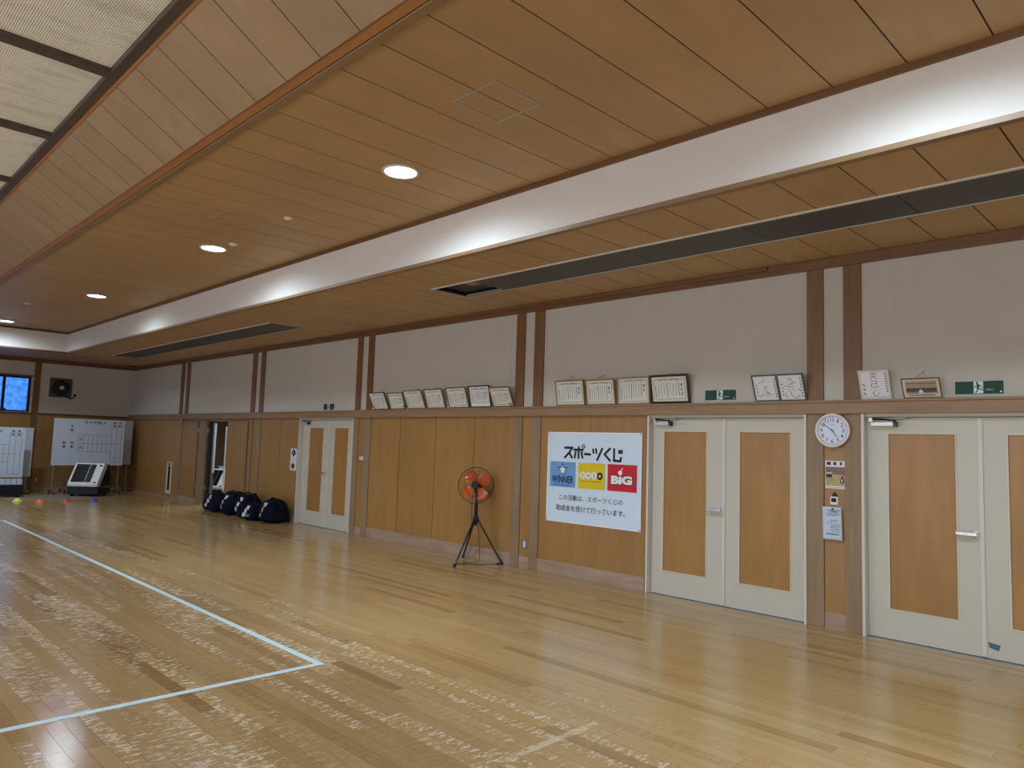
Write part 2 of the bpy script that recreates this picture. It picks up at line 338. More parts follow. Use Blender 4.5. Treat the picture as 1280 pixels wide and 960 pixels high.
# local frames for flat things on a wall: local x runs left to right as seen, y up, z out of the wall
R_RIGHT = Matrix(((0, 0, -1), (-1, 0, 0), (0, 1, 0)))
R_FAR = Matrix(((1, 0, 0), (0, 0, -1), (0, 1, 0)))
def text(body, u0, u1, v0, v1, z, m, parent, name='lettering', weight=0.0, vert=False, th=0.0006, fit=True, kind=None):
    cu = bpy.data.curves.new('t', 'FONT'); cu.body = '\n'.join(body) if vert else body
    cu.size = 1.0; cu.offset = weight; cu.resolution_u = 3; cu.fill_mode = 'BOTH'; cu.extrude = 0.0
    if vert: cu.align_x = 'CENTER'; cu.space_line = 0.78
    to = bpy.data.objects.new('t', cu); COL.objects.link(to)
    dg = bpy.context.evaluated_depsgraph_get(); me = bpy.data.meshes.new_from_object(to.evaluated_get(dg))
    bpy.data.objects.remove(to); bpy.data.curves.remove(cu)
    if len(me.vertices) == 0: return None
    xs = [v.co.x for v in me.vertices]; ys = [v.co.y for v in me.vertices]
    ax, bx, ay, by = min(xs), max(xs), min(ys), max(ys)
    for v in me.vertices:
        v.co = (u0 + (v.co.x - ax) / max(bx - ax, 1e-6) * (u1 - u0), v0 + (v.co.y - ay) / max(by - ay, 1e-6) * (v1 - v0), z + th)
    me.name = name; me.materials.clear(); me.materials.append(m)
    o = bpy.data.objects.new(name, me); COL.objects.link(o); o.parent = parent
    return o
def copy_tree(o, parent=None):
    c = o.copy(); COL.objects.link(c); c.parent = parent
    for ch in list(o.children): copy_tree(ch, c)
    return c

YB, YF, XL = -3.6, 22.95, -14.2     # back wall, far wall, left wall

# ------------------------------------------------------------------ floor
floor = box('floor', XL - 0.2, 0.2, YB - 0.2, YF + 0.2, -0.12, -0.022, M['seam'], kind='structure')
PW = 0.0904
from bpy_extras.object_utils import world_to_camera_view
Mi = cam.matrix_world.inverted()
def scr(p):
    c = Mi @ Vector(p)
    if c.z > -0.3: return None
    return (640 + 908.6 * c.x / -c.z, 480 - 908.6 * c.y / -c.z)
planks = []
rows = int(-XL / PW) + 1
for i in range(rows):
    x1 = -i * PW; x0 = max(x1 - PW, XL)
    y = YB - random.random() * 1.5
    rt = random.random()
    while y < YF:
        l = random.choice((0.9, 1.2, 1.5, 1.8, 2.0)) * random.uniform(0.85, 1.1)
        a, b = max(y, YB), min(y + l, YF); y += l
        if b - a < 0.05: continue
        tone = min(1, max(0, random.gauss(0.52, 0.13)))
        if random.random() < 0.05: tone = 0.10
        wr = random.random() ** 2.4
        if i == 2: tone = 0.85
        if i == 3: tone = 0.30
        q = [scr((xx, yy, 0)) for xx, yy in ((x0, a), (x1, a), (x1, b), (x0, b))]
        ar = 0
        if all(q):
            cx = sum(p[0] for p in q) / 4; cy = sum(p[1] for p in q) / 4
            if -40 < cx < 1320 and cy < 1000: ar = abs(sum(q[k][0] * q[(k + 1) % 4][1] - q[(k + 1) % 4][0] * q[k][1] for k in range(4))) / 2
        planks.append((ar, x0, x1, a, b, tone, wr))
planks.sort(key=lambda p: -p[0])
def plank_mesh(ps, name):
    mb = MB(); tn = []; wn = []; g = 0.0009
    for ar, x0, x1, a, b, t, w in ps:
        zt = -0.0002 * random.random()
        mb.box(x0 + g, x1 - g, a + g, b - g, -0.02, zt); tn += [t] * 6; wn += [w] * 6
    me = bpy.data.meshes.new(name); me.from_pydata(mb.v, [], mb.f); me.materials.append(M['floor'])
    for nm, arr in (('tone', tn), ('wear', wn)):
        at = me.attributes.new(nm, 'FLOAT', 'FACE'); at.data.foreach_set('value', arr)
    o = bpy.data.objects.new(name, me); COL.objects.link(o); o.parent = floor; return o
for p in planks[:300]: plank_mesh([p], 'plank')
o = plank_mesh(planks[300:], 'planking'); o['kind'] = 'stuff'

# court marking tape
court = empty('court_tape', (0, 0, 0), label='pale blue tape line marking a court corner on the wooden floor', cat='tape')
for nm, a in (('tape_strip', (-4.255, -4.200, 4.76, 15.70)), ('tape_strip', (-9.9, -4.2551, 4.76, 4.815)), ('tape_strip', (-9.9, -4.2551, 15.645, 15.70))):
    box(nm, *a, 0.0001, 0.0012, M['tape'], court)

# ------------------------------------------------------------------ ceiling
ZM, ZL, XF, YFC = 4.07, 3.55, -2.34, 20.55
ceiling = box('ceiling', XL - 0.2, 0.2, YB - 0.2, YF + 0.2, 5.05, 5.15, M['back'], kind='structure')
def cbox(name, x0, x1, y0, y1, z0, z1, m, bevel=0): return box(name, x0, x1, y0, y1, z0, z1, m, ceiling, bevel)
GAP = 0.010
GX0, GX1 = -1.50, -0.90            # air grille slot
GR = [(-1.55, 7.15), (11.47, 19.90)]
def seams(y0, y1):
    k0 = math.floor((y0 - 0.935) / 0.457) - 1; ys = [0.935 + 0.457 * k for k in range(k0, k0 + 90)]
    ys = [y for y in ys if y0 + 0.02 < y < y1 - 0.02]; return [y0] + ys + [y1]
# backing sheets above the boards
cbox('backing_sheet', -4.78, XF, YB, YFC, ZM + 0.003, ZM + 0.03, M['seam'])
cbox('backing_sheet', GX1, 0.0, YB, YF, ZL + 0.003, ZL + 0.03, M['seam'])
cbox('backing_sheet', XF, GX0, YB, YF, ZL + 0.003, ZL + 0.03, M['seam'])
for a, b in ((YB, GR[0][0]), (GR[0][1], GR[1][0]), (GR[1][1], YF)): cbox('backing_sheet', GX0, GX1, a, b, ZL + 0.003, ZL + 0.03, M['seam'])
LIGHTS_IN = RIGHT_LIGHTS + BACK_LIGHTS[:1]
def board_poly(name, pts, z, m, th=0.012):
    return MB().prism(pts, z, z + th, 'Z').obj(name, m, ceiling)
# main flat ceiling: mitred at 45 degrees against the far bay
ys = seams(YB, YFC)
for a, b in zip(ys, ys[1:]):
    a += GAP / 2; b -= GAP / 2
    xa = lambda y: max(-4.70, XF - (YFC - y))      # mitre: x = XF-(YFC-y)
    if b < YFC - 2.36: pts = [(-4.70, a), (XF, a), (XF, b), (-4.70, b)]
    else: pts = [(max(-4.70, xa(a)), a), (XF, a), (XF, b), (max(-4.70, xa(b)), b)]
    if pts[0][0] > XF - 0.02: continue
    board_poly('ceiling_board', pts, ZM, M['ceil'])
# far bay of the main ceiling, boards the other way
x = XF - 0.2
xs = [XF - 0.457 * k for k in range(0, 21)]
for a, b in zip(xs[1:], xs):
    ya = max(YFC - 2.36, YFC - (XF - a)); yb = max(YFC - 2.36, YFC - (XF - b)); 
    pts = [(a + GAP, YFC), (b - GAP, YFC), (b - GAP, yb + 0.01), (a + GAP, ya + 0.01)]
    if a < -10.9: break
    if b < XF - 0.1 or True: board_poly('ceiling_board', pts, ZM, M['ceil_y'])
# low ceiling beside the right wall, boards cut around the grilles
for a, b in zip(*(lambda s: (s, s[1:]))(seams(YB, YF))):
    a += GAP / 2; b -= GAP / 2
    xm = lambda y: min(XF + max(0, y - YFC), 0)    # mitre towards the far corner
    if xm(b) >= -0.03: continue
    cuts = [(g0, g1) for g0, g1 in GR if a < g1 and b > g0]
    if cuts and b < YFC:
        g0, g1 = cuts[0]
        board_poly('ceiling_board', [(XF + 0.04, a), (GX0, a), (GX0, b), (XF + 0.04, b)], ZL, M['ceil'])
        board_poly('ceiling_board', [(GX1, a), (0, a), (0, b), (GX1, b)], ZL, M['ceil'])
        if a < g0: board_poly('ceiling_board', [(GX0, a), (GX1, a), (GX1, g0), (GX0, g0)], ZL, M['ceil'])
        if b > g1: board_poly('ceiling_board', [(GX0, g1), (GX1, g1), (GX1, b), (GX0, b)], ZL, M['ceil'])
    else:
        board_poly('ceiling_board', [(max(XF + 0.04, xm(a)), a), (0, a), (0, b), (max(XF + 0.04, xm(b)), b)], ZL, M['ceil'])
# low ceiling of the far side
xs = [0 - 0.457 * k for k in range(0, 32)]
for b, a in zip(xs, xs[1:]):
    if a < XL: break
    f = lambda x: YFC + 0.01 if x < XF else YFC + (x - XF) + 0.01
    p = [(a + GAP, f(a) + 0.03), (b - GAP, f(b) + 0.03), (b - GAP, YF), (a + GAP, YF)]
    if f(b) > YF - 0.03: p = [(a + GAP, f(a) + 0.03), (a + (YF - f(a)), YF), (a + GAP, YF)] if YF - f(a) > 0.06 else None
    if p: board_poly('ceiling_board', p, ZL, M['ceil_y'])
MB().prism([(XF - 0.01, YFC), (XF + 0.02, YFC - 0.0), (0.0, YF - 0.03), (0.0, YF)], ZL - 0.004, ZL + 0.005, 'Z').obj('mitre_strip', M['trim_x'], ceiling)
cbox('backing_sheet', XL, XF, YFC + 0.02, YF, ZL + 0.003, ZL + 0.03, M['seam'])
cbox('backing_sheet', -11.9, -4.78, YFC - 2.4, YFC, ZM + 0.003, ZM + 0.03, M['seam'])
# sloped part: from the beam up to the dark frame
SX0, SZ0, SX1, SZ1 = -4.845, 4.085, -5.425, 4.455
sn = Vector((SZ1 - SZ0, 0, -(SX1 - SX0))).normalized()   # normal of the slope (points up and inwards)
ys = seams(YB, YFC - 2.40)
for a, b in zip(ys, ys[1:]):
    a += GAP / 2; b -= GAP / 2; t = 0.012
    ux, uz = 0.012 * 0.54, 0.012 * 0.84
    MB().prism([(SX0, SZ0), (SX1, SZ1), (SX1 + ux, SZ1 + uz), (SX0 + ux, SZ0 + uz)], a, b, 'Y').obj('sloped_board', M['slope'], ceiling)
MB().prism([(SX0 + 0.0016, SZ0 + 0.0025), (SX1 + 0.0016, SZ1 + 0.0025), (SX1 + 0.025, SZ1 + 0.04), (SX0 + 0.025, SZ0 + 0.04)], YB, YFC - 2.4, 'Y').obj('backing_sheet', M['seam'], ceiling)
# beam mouldings between flat and sloped ceiling
bm_ = empty('trim_1', kind='structure')
box('moulding', -4.765, -4.700, YB, YFC - 2.35, ZM - 0.012, ZM + 0.03, M['rail'], bm_, 0.004)
MB().prism([(-4.772, ZM - 0.002), (-4.848, ZM + 0.028), (-4.850, ZM + 0.07), (-4.772, ZM + 0.06)], YB, YFC - 2.35, 'Y').obj('moulding', M['beam'], bm_, bevel=0.003)
MB().prism([(-5.418, SZ1 - 0.012), (-5.440, SZ1 + 0.002), (-5.440, SZ1 + 0.04), (-5.40, SZ1 + 0.03)], YB, YFC - 2.35, 'Y').obj('moulding', M['beam'], bm_)
# dark frame and the translucent sheets
tr2 = empty('trim_2', kind='structure')
box('frame_rail', -5.515, -5.438, YB, YFC - 2.3, SZ1, SZ1 + 0.12, M['darkframe'], tr2, 0.002)
box('frame_rail', -8.762, -8.685, YB, YFC - 2.3, SZ1, SZ1 + 0.12, M['darkframe'], tr2, 0.002)
yb = 6.29 - 1.815 * 5
bars = []
while yb < YFC - 2.4:
    box('frame_bar', -8.69, -5.51, yb - 0.055, yb + 0.055, SZ1 + 0.005, SZ1 + 0.075, M['darkframe'], tr2); bars.append(yb); yb += 1.815
for a, b in zip(bars, bars[1:]): box('translucent_sheet', -8.69, -5.51, a + 0.057, b - 0.057, SZ1 + 0.048, SZ1 + 0.056, M['louvre'], tr2)
# mirrored left half of the hall, outside the picture
MB().prism([(-14.2 - SX0, SZ0), (-14.2 - SX1, SZ1), (-14.2 - SX1 - 0.02, SZ1 + 0.03), (-14.2 - SX0 - 0.02, SZ0 + 0.03)], YB, YFC - 2.4, 'Y').obj('sloped_sheet', M['slope'], ceiling)
cbox('ceiling_sheet', -11.86, -9.33, YB, YFC - 2.36, ZM, ZM + 0.03, M['ceil'])
cbox('ceiling_sheet', XL, -11.86, YB, YFC + 0.0, ZL, ZL + 0.03, M['ceil'])
cbox('end_sheet', -9.4, -4.8, YFC - 2.36, YFC - 2.33, ZM - 0.0, 5.05, M['slope'])
# white fascia between the two ceiling heights, with its wooden edge
fa = empty('trim_3', kind='structure')
box('fascia', XF, XF + 0.02, YB, YFC + 0.02, 3.575, ZM + 0.03, M['fascia'], fa)
box('fascia', -11.86, XF, YFC, YFC + 0.02, 3.575, ZM + 0.03, M['fascia'], fa)
box('fascia', -11.88, -11.86, YB, YFC + 0.02, 3.575, ZM + 0.03, M['fascia'], fa)
box('edge_moulding', XF - 0.012, XF + 0.055, YB, YFC - 0.01, 3.54, 3.578, M['rail'], fa, 0.003)
box('edge_moulding', -11.8, XF - 0.013, YFC - 0.012, YFC + 0.05, 3.54, 3.578, M['trim_x'], fa, 0.003)
box('crown_moulding', XF - 0.012, XF - 0.0005, YB, YFC - 0.013, 4.015, ZM - 0.0005, M['trim_y'], fa, 0.002)
box('crown_moulding', -11.8, XF - 0.013, YFC - 0.012, YFC - 0.0005, 4.02, ZM - 0.0005, M['trim_x'], fa, 0.002)

# air grilles in the low ceiling
def air_grille(y0, y1, joints, label, open_end):
    t = empty('air_grille', (-1.2, y0, ZL), label=label, cat='air grille', group='long air grilles in the low ceiling')
    L_ = y1 - y0; w0, w1 = -0.30, 0.30
    box('frame_strip', w0 - 0.012, w0 + 0.014, 0, L_, -0.012, 0.006, M['frame_white'], t)
    box('frame_strip', w1 - 0.010, w1 + 0.008, 0, L_, -0.010, 0.006, M['alu'], t)
    box('frame_strip', w0, w1, L_ - 0.014, L_, -0.010, 0.006, M['alu'], t)
    box('frame_strip', w0, w1, 0, 0.014, -0.010, 0.006, M['alu'], t)
    MB().box(w0, w1, 0, L_, 0.20, 0.22).box(w0, w0 + 0.01, 0, L_, 0.0, 0.2).box(w1 - 0.01, w1, 0, L_, 0.0, 0.2).box(w0, w1, 0, 0.01, 0, 0.2).box(w0, w1, L_ - 0.01, L_, 0, 0.2).obj('duct_box', M['black'], t)
    js = [0.014] + [j - y0 for j in joints] + [L_ - 0.014 - (0.72 if open_end else 0)]
    for a, b in zip(js, js[1:]):
        box('grille_panel', w0 + 0.014, w1 - 0.010, a + 0.003, b - 0.003, -0.004, 0.002, M['perf'], t)
    if open_end:
        d = box('inner_tray', w0 + 0.03, w1 - 0.05, L_ - 0.70, L_ - 0.03, 0.05, 0.07, M['grille'], t)
        box('warning_label', w0 + 0.15, w0 + 0.33, L_ - 0.62, L_ - 0.42, 0.045, 0.05, M['yellow_label'], t)
        box('inner_bar', w1 - 0.055, w1 - 0.035, L_ - 0.71, L_ - 0.05, 0.0, 0.012, M['alu'], t)
        box('inner_bar', w0 + 0.05, w0 + 0.09, L_ - 0.2, L_ - 0.1, 0.03, 0.045, M['black'], t)
    return t
air_grille(GR[0][0], GR[0][1], [-0.70, 0.52, 1.738, 2.96, 4.18, 5.40], 'long dark ceiling grille above the clock and banner with one open end', True)
air_grille(GR[1][0], GR[1][1], [12.7, 13.9, 15.1, 16.35, 17.55, 18.75], 'long dark ceiling grille above the navy bags near the far corner', False)

# downlights
dl_names = {0: 'round ceiling downlight above the front edge of the room, out of frame', 1: 'largest lit round downlight in the wood ceiling, nearest the square hatch',
            2: 'lit round downlight second along the ceiling with a small disc beside it', 3: 'lit round downlight third along the ceiling, smaller in view'}
def downlight(x, y, label):
    t = empty('downlight', (x, y, ZM), label=label, cat='ceiling light', group='round recessed downlights')
    MB().lathe([(0.148, -0.0005), (0.170, -0.0005), (0.172, -0.010), (0.146, -0.012), (0.140, -0.004), (0.140, 0.010), (0.148, 0.010), (0.148, -0.0005)], 40).obj('trim_ring', M['white'], t, smooth=True)
    MB().disc((0, 0), 0.141, -0.0025, -0.0015, 40).obj('lens', M['lens'], t)
    l = bpy.data.lights.new('lamp', 'SPOT'); l.energy = DOWN_W * (0.7 if y > 12 else 1.0); l.color = (0.70, 0.87, 1.0); l.spot_size = math.radians(170); l.spot_blend = 1.0; l.shadow_soft_size = 0.10
    o = bpy.data.objects.new('lamp', l); COL.objects.link(o); o.parent = t; o.location = (0, 0, -0.016)
for i, (x, y) in enumerate(RIGHT_LIGHTS): downlight(x, y, dl_names[i])
downlight(*FAR_LIGHTS[0], 'lit round downlight farthest away, over the wheeled scoreboards')
ORD = ('first', 'second', 'third', 'fourth')
for k, (x, y) in enumerate(FAR_LIGHTS[1:]): downlight(x, y, 'round downlight over the far end, %s beyond the picture edge' % ORD[k])
for k, (x, y) in enumerate(LEFT_LIGHTS): downlight(x, y, 'round downlight along the window side of the hall, %s from the back' % ORD[k])
for k, (x, y) in enumerate(BACK_LIGHTS): downlight(x, y, 'round downlight behind the camera on the %s side' % ('door', 'window')[k])

# ceiling hatches and detectors
def hatch(x0, x1, y0, y1, label):
    t = empty('ceiling_hatch', ((x0 + x1) / 2, (y0 + y1) / 2, ZM), label=label, cat='ceiling hatch')
    w, h, s = (x1 - x0) / 2, (y1 - y0) / 2, 0.018
    MB().box(-w, w, -h, -h + s, -0.004, -0.0003).box(-w, w, h - s, h, -0.004, -0.0003).box(-w, -w + s, -h + s, h - s, -0.004, -0.0003).box(w - s, w, -h + s, h - s, -0.004, -0.0003).obj('metal_frame', M['alu2'], t)
    box('latch', -0.012, 0.012, -h + 0.0, -h + 0.02, -0.006, -0.004, M['alu2'], t)
hatch(-3.908, -3.448, 3.471, 3.921, 'square metal-edged ceiling hatch nearest the camera')
hatch(-3.908, -3.480, 7.63, 8.09, 'square metal-edged ceiling hatch beside the small smoke detector')
hatch(-3.92, -3.46, 11.55, 11.98, 'small faint ceiling hatch between second and third downlights')
def detector(x, y, r, label):
    t = empty('smoke_detector', (x, y, ZM), label=label, cat='smoke detector')
    MB().lathe([(r, -0.0005), (r, -0.008), (r * 0.9, -0.012), (r * 0.55, -0.014), (r * 0.5, -0.022), (r * 0.35, -0.026), (0.0005, -0.027)], 24).obj('housing', M['white'], t, smooth=True)
    MB().disc((0, 0), r * 0.12, -0.030, -0.0271, 12).obj('sensor_tip', M['ink_grey'], t)
detector(-3.33, 7.43, 0.05, 'small white smoke detector on the ceiling beside a hatch')
detector(-3.25, 9.02, 0.06, 'flat pale detector disc just beside the second downlight')
detector(-4.0, 16.55, 0.05, 'tiny pale detector near the third downlight')

# ------------------------------------------------------------------ right wall
wr_ = MB().box(0.10, 0.14, YB, 16.20, 0, 5.05).box(0.10, 0.14, 17.65, YF, 0, 5.05).box(0.10, 0.14, 16.20, 17.65, 1.965, 5.05).obj('wall_right', M['back'], kind='structure')
def wbox(name, x0, x1, y0, y1, z0, z1, m, bevel=0.0): return box(name, x0, x1, y0, y1, z0, z1, m, wr_, bevel)
ZR0, ZR1, ZT0, ZT1 = 2.022, 2.150, 3.447, 3.548
PAIRS = [(-1.56, -1.40, -1.21, -1.05), (2.505, 2.668, 2.860, 3.020), (6.565, 6.738, 6.920, 7.083), (10.56, 10.725, 10.915, 11.07), (14.60, 14.785, 14.99, 15.18), (18.67, 18.855, 19.04, 19.225)]
prev = YB
for p0, p1, p2, p3 in PAIRS:
    wbox('cloth_panel', 0.0, 0.1, prev, p0, ZR1, ZT0, M['wallcloth']); prev = p3
    wbox('upper_post', -0.022, 0.1, p0, p1, ZR1, ZT0, M['post_up'], 0.003); wbox('upper_post', -0.022, 0.1, p2, p3, ZR1, ZT0, M['post_up'], 0.003)
    wbox('cloth_panel', 0.0, 0.1, p1, p2, ZR1, ZT0, M['wallcloth'])
wbox('cloth_panel', 0.0, 0.1, prev, YF, ZR1, ZT0, M['wallcloth'])
for y in (3.07, 7.2, 6.52, 10.9): MB().box(-0.0008, 0.002, y - 0.0012, y + 0.0012, ZR1, ZT0).obj('cloth_joint', M['cloth_seam'], wr_)
wbox('top_rail', -0.035, 0.1, YB, YF, ZT0, ZT1, M['trim_y'], 0.004)
wbox('top_moulding', -0.06, -0.035, 3.42, YF, ZT1 - 0.045, ZT1, M['trim_y'], 0.004)
wbox('ledge_rail', -0.055, 0.1, YB, YF, ZR0, ZR1 - 0.022, M['rail'], 0.003)
wbox('ledge_cap', -0.068, 0.1, YB, YF, ZR1 - 0.022, ZR1, M['rail'], 0.003)
# lower posts
for a, b in ((2.508, 2.665), (2.862, 3.022), (6.585, 6.745), (6.930, 7.088), (10.56, 10.735), (10.935, 11.075), (14.655, 14.80), (15.03, 15.19), (18.95, 19.09)):
    wbox('lower_post', -0.018, 0.1, a, b, 0, ZR0, M['post_low'], 0.003)
wbox('lower_post', -0.018, 0.1, 17.43, 17.87, 0.0, 1.97, M['post_low'], 0.003)
# plywood panels
HB = 0.165
PAN = [(2.665, 2.862, .15), (6.745, 6.93, .15), (10.735, 10.935, .13), (14.80, 15.03, .12), (4.905, 5.735, HB), (5.755, 6.585, HB), (7.088, 7.905, HB), (7.912, 8.80, HB), (8.807, 9.72, HB), (9.728, 10.56, HB),
       (13.02, 13.78, HB), (13.787, 14.655, HB), (19.09, 20.99, 0.04), (20.996, YF, 0.04)]
for a, b, zb in PAN: wbox('plywood_panel', 0.0, 0.1, a + 0.002, b - 0.002, zb, ZR0, M['ply'])
wbox('joint_strip', -0.003, 0.1, 5.735, 5.755, HB, ZR0, M['ply_door'])
for y in (7.9085, 8.8035, 9.724, 13.7835, 20.993): wbox('joint_recess', 0.006, 0.1, y - 0.004, y + 0.004, 0.04, ZR0, M['seam'])
bb = empty('baseboard_right', kind='structure')
for a, b in ((4.905, 6.585), (7.088, 10.56), (13.02, 14.655)): box('skirting', -0.012, 0.1, a, b, 0, HB, M['base'], bb, 0.003)
for a, b in ((2.665, 2.862), (6.745, 6.93), (10.735, 10.935), (14.80, 15.03)): box('skirting', -0.006, 0.1, a, b, 0, 0.15, M['base'], bb, 0.002)
box('skirting', -0.008, 0.1, 19.09, YF, 0, 0.04, M['base'], bb)
box('skirting', -0.014, 0.1, 17.87, 18.95, 0, 0.125, M['base'], bb, 0.003); box('skirting', -0.014, 0.1, 15.19, 16.30, 0, 0.125, M['base'], bb, 0.003)
box('skirting', -0.05, 0.12, 16.3, 17.43, 0, 0.02, M['base'], bb)

# ------------------------------------------------------------------ double doors
def door_frame(y0, y1):
    """y0,y1: clear opening; frame stands proud of the wall"""
    wbox('door_frame', -0.03, 0.1, y0 - 0.026, y0, 0, ZR0 - 0.001, M['frame_white'], 0.003)
    wbox('door_frame', -0.03, 0.1, y1, y1 + 0.026, 0, ZR0 - 0.001, M['frame_white'], 0.003)
    wbox('door_frame', 0.0, 0.1, y0, y1, 1.99, ZR0 - 0.001, M['paint'])
    wbox('door_sill', 0.0, 0.1, y0, y1, -0.001, 0.002, M['steel'])
door_n = [0]
def leaf(y0, y1, py0, py1, handle_y=None, closer=False, astragal=None, side=1):
    door_n[0] += 1
    t = empty('door_%d' % door_n[0], (0.05, y1, 0.0), R_RIGHT, kind='structure'); W = y1 - y0
    pz0, pz1 = 0.272, 1.837; a, b = y1 - py1, y1 - py0      # local x of the inner panel
    MB().box(0.003, a, 0.006, 1.985, -0.04, 0).box(b, W - 0.003, 0.006, 1.985, -0.04, 0).box(a, b, 0.006, pz0, -0.04, 0).box(a, b, pz1, 1.985, -0.04, 0).obj('leaf', M['paint'], t)
    MB().box(a + .001, b - .001, pz0 + .001, pz1 - .001, -0.03, -0.008).obj('inset_panel', M['ply_door'], t)
    s = 0.010
    MB().box(a - s, b + s, pz0 - s, pz0, 0.0002, 0.008).box(a - s, b + s, pz1, pz1 + s, 0.0002, 0.008).box(a - s, a, pz0, pz1, 0.0002, 0.008).box(b, b + s, pz0, pz1, 0.0002, 0.008).obj('panel_bead', M['paint_trim'], t)
    if astragal: MB().box(W - 0.008, W + 0.026, 0.012, 1.98, 0.0005, 0.012).obj('meeting_strip', M['frame_white'], t, bevel=0.002)
    MB().box(0, W, 0.0, 0.005, -0.035, -0.01).obj('bottom_gap_seal', M['dark'], t)
    if handle_y is not None:
        hx = y1 - handle_y
        h = MB().tube([(hx, 1.003, 0.0005), (hx, 1.003, 0.05)], 0.012, 12).obj('lever_handle', M['chrome'], t, smooth=True)
        MB().box(hx - 0.145, hx + 0.02, 0.985, 1.022, 0.040, 0.066).obj('lever_bar', M['chrome'], h, bevel=0.006)
        MB().disc((hx, 1.003), 0.026, 0.0003, 0.008, 24).obj('lever_rose', M['chrome'], h)
        MB().disc((W - 0.045, 1.008), 0.007, 0.0003, 0.006, 12).obj('lock_pin', M['steel_dark'], t)
        MB().box(hx - 0.14, hx - 0.01, 0.962, 0.974, 0.0003, 0.012).obj('lever_guard', M['frame_white'], t)
    if closer:
        c = MB().box(0.05, 0.245, 1.905, 1.945, 0.0003, 0.055).obj('door_closer', M['alu'], t, bevel=0.004)
        MB().box(0.245, 0.27, 1.900, 1.950, 0.0003, 0.058).obj('closer_cap', M['steel_dark'], c, bevel=0.003)
        MB().tube([(0.06, 1.965, 0.04), (0.36, 1.978, 0.09)], 0.009, 8).obj('closer_arm', M['alu'], c)
        MB().tube([(0.25, 1.935, 0.06), (0.27, 1.96, 0.07), (0.07, 1.972, 0.06)], 0.009, 8).obj('closer_arm', M['steel_dark'], c)
        MB().box(0.03, 0.07, 1.95, 1.984, 0.0003, 0.045).obj('closer_bracket', M['alu'], c)
    return t
door_frame(0.645, 2.485); d1 = leaf(1.582, 2.485, 1.760, 2.296, 1.615, True, True); d2 = leaf(0.645, 1.580, 0.842, 1.376)
door_frame(3.050, 4.858); leaf(3.952, 4.858, 4.157, 4.696, 3.985, True, True); leaf(3.050, 3.950, 3.217, 3.760)
door_frame(11.105, 12.968); leaf(12.000, 12.968, 12.19, 12.69, 12.03, True, True); leaf(11.105, 11.998, 11.335, 11.79)
door_frame(-0.95, 0.0); leaf(-0.95, 0.0, -0.75, -0.2)
# storage doors near the far end
def store_leaf(y0, y1, label=None):
    door_n[0] += 1
    t = empty('door_%d' % door_n[0], (-0.004, y1, 0.13), R_RIGHT, kind='structure'); W = y1 - y0
    MB().box(0.004, W - 0.004, 0, 1.83, -0.035, 0).obj('leaf', M['ply'], t, bevel=0.002); return t
a1 = store_leaf(17.99, 18.945); a2 = store_leaf(15.28, 16.295)
wbox('dark_recess', 0.03, 0.1, 17.87, 17.995, 0.125, 1.975, M['dark']); wbox('dark_recess', 0.03, 0.1, 15.19, 15.285, 0.125, 1.975, M['dark'])
wbox('dark_recess', 0.03, 0.04, 17.3, 17.43, 0.02, 1.975, M['dark']); wbox('dark_recess', 0.03, 0.1, 15.285, 18.95, 1.965, ZR0, M['post_low'])
for z in (0.40, 1.745):
    MB().box(-0.012, 0.03, 17.80, 18.03, z - 0.055, z + 0.055).obj('hinge', M['steel'], a1 and wr_)
    MB().box(-0.012, 0.03, 17.33, 17.47, z - 0.055, z + 0.055).obj('hinge', M['steel'], wr_)
# the storage room behind the open doorway
sr = box('wall_storage_back', 3.0, 3.1, 15.2, 21.5, 0, 2.6, M['back'], kind='structure')
box('wall_storage_near', 0.145, 2.995, 15.2, 15.3, 0, 2.6, M['back'], kind='structure'); box('wall_storage_far', 0.145, 2.995, 21.4, 21.5, 0, 2.6, M['back'], kind='structure')
box('floor_storage', 0.145, 2.995, 15.305, 21.395, -0.1, 0.0, M['base'], kind='structure'); box('ceiling_storage', 0.145, 3.1, 15.2, 21.5, 2.605, 2.7, M['back'], kind='structure')
cb = empty('storage_cabinet', (2.765, 20.15, 0.0), label='tall dark cabinet at the back of the storage room', cat='cabinet')
box('cabinet_body', -0.2, 0.2, -1.1, 1.1, 0.0, 1.35, M['dark'], cb); box('cabinet_door', -0.22, -0.201, -1.08, -0.01, 0.05, 1.32, M['black'], cb, 0.004); box('cabinet_door', -0.22, -0.201, 0.01, 1.08, 0.05, 1.32, M['black'], cb, 0.004)
wbox('jamb_lining', 0.03, 0.142, 17.43, 17.66, 0.0, 1.975, M['dark'])
wp = empty('folding_table', (0.36, 17.90, 0.0), label='white folded table standing upright inside the storage doorway', cat='table')
box('tabletop', -0.03, 0.03, -0.09, 0.09, 0.72, 1.93, M['board'], wp, 0.006); box('folded_leg', -0.02, 0.02, -0.08, -0.05, 0.0, 0.75, M['steel'], wp); box('folded_leg', -0.02, 0.02, 0.05, 0.08, 0.0, 0.75, M['steel'], wp)
sp = empty('white_pole', (0.50, 17.50, 0), label='thin white pole leaning inside the storage doorway', cat='pole')
MB().tube([(0, 0, 0), (0, 0.02, 1.86)], 0.016, 10).obj('shaft', M['white'], sp, smooth=True); MB().disc((0, 0), 0.03, 0, 0.02, 16).obj('foot_cap', M['black'], sp)
bt = empty('plastic_container', (1.50, 20.0, 0.55), label='light blue plastic box behind the doorway heater', cat='container')
box('tub', -0.12, 0.12, -0.12, 0.12, 0, 0.22, M['lightblue'], bt, 0.01); box('lid', -0.13, 0.13, -0.13, 0.13, 0.22, 0.245, M['lightblue'], bt, 0.005)
tb = empty('storage_crate', (1.50, 20.0, 0.0), label='dark crate carrying the light blue box in the storage room', cat='crate')
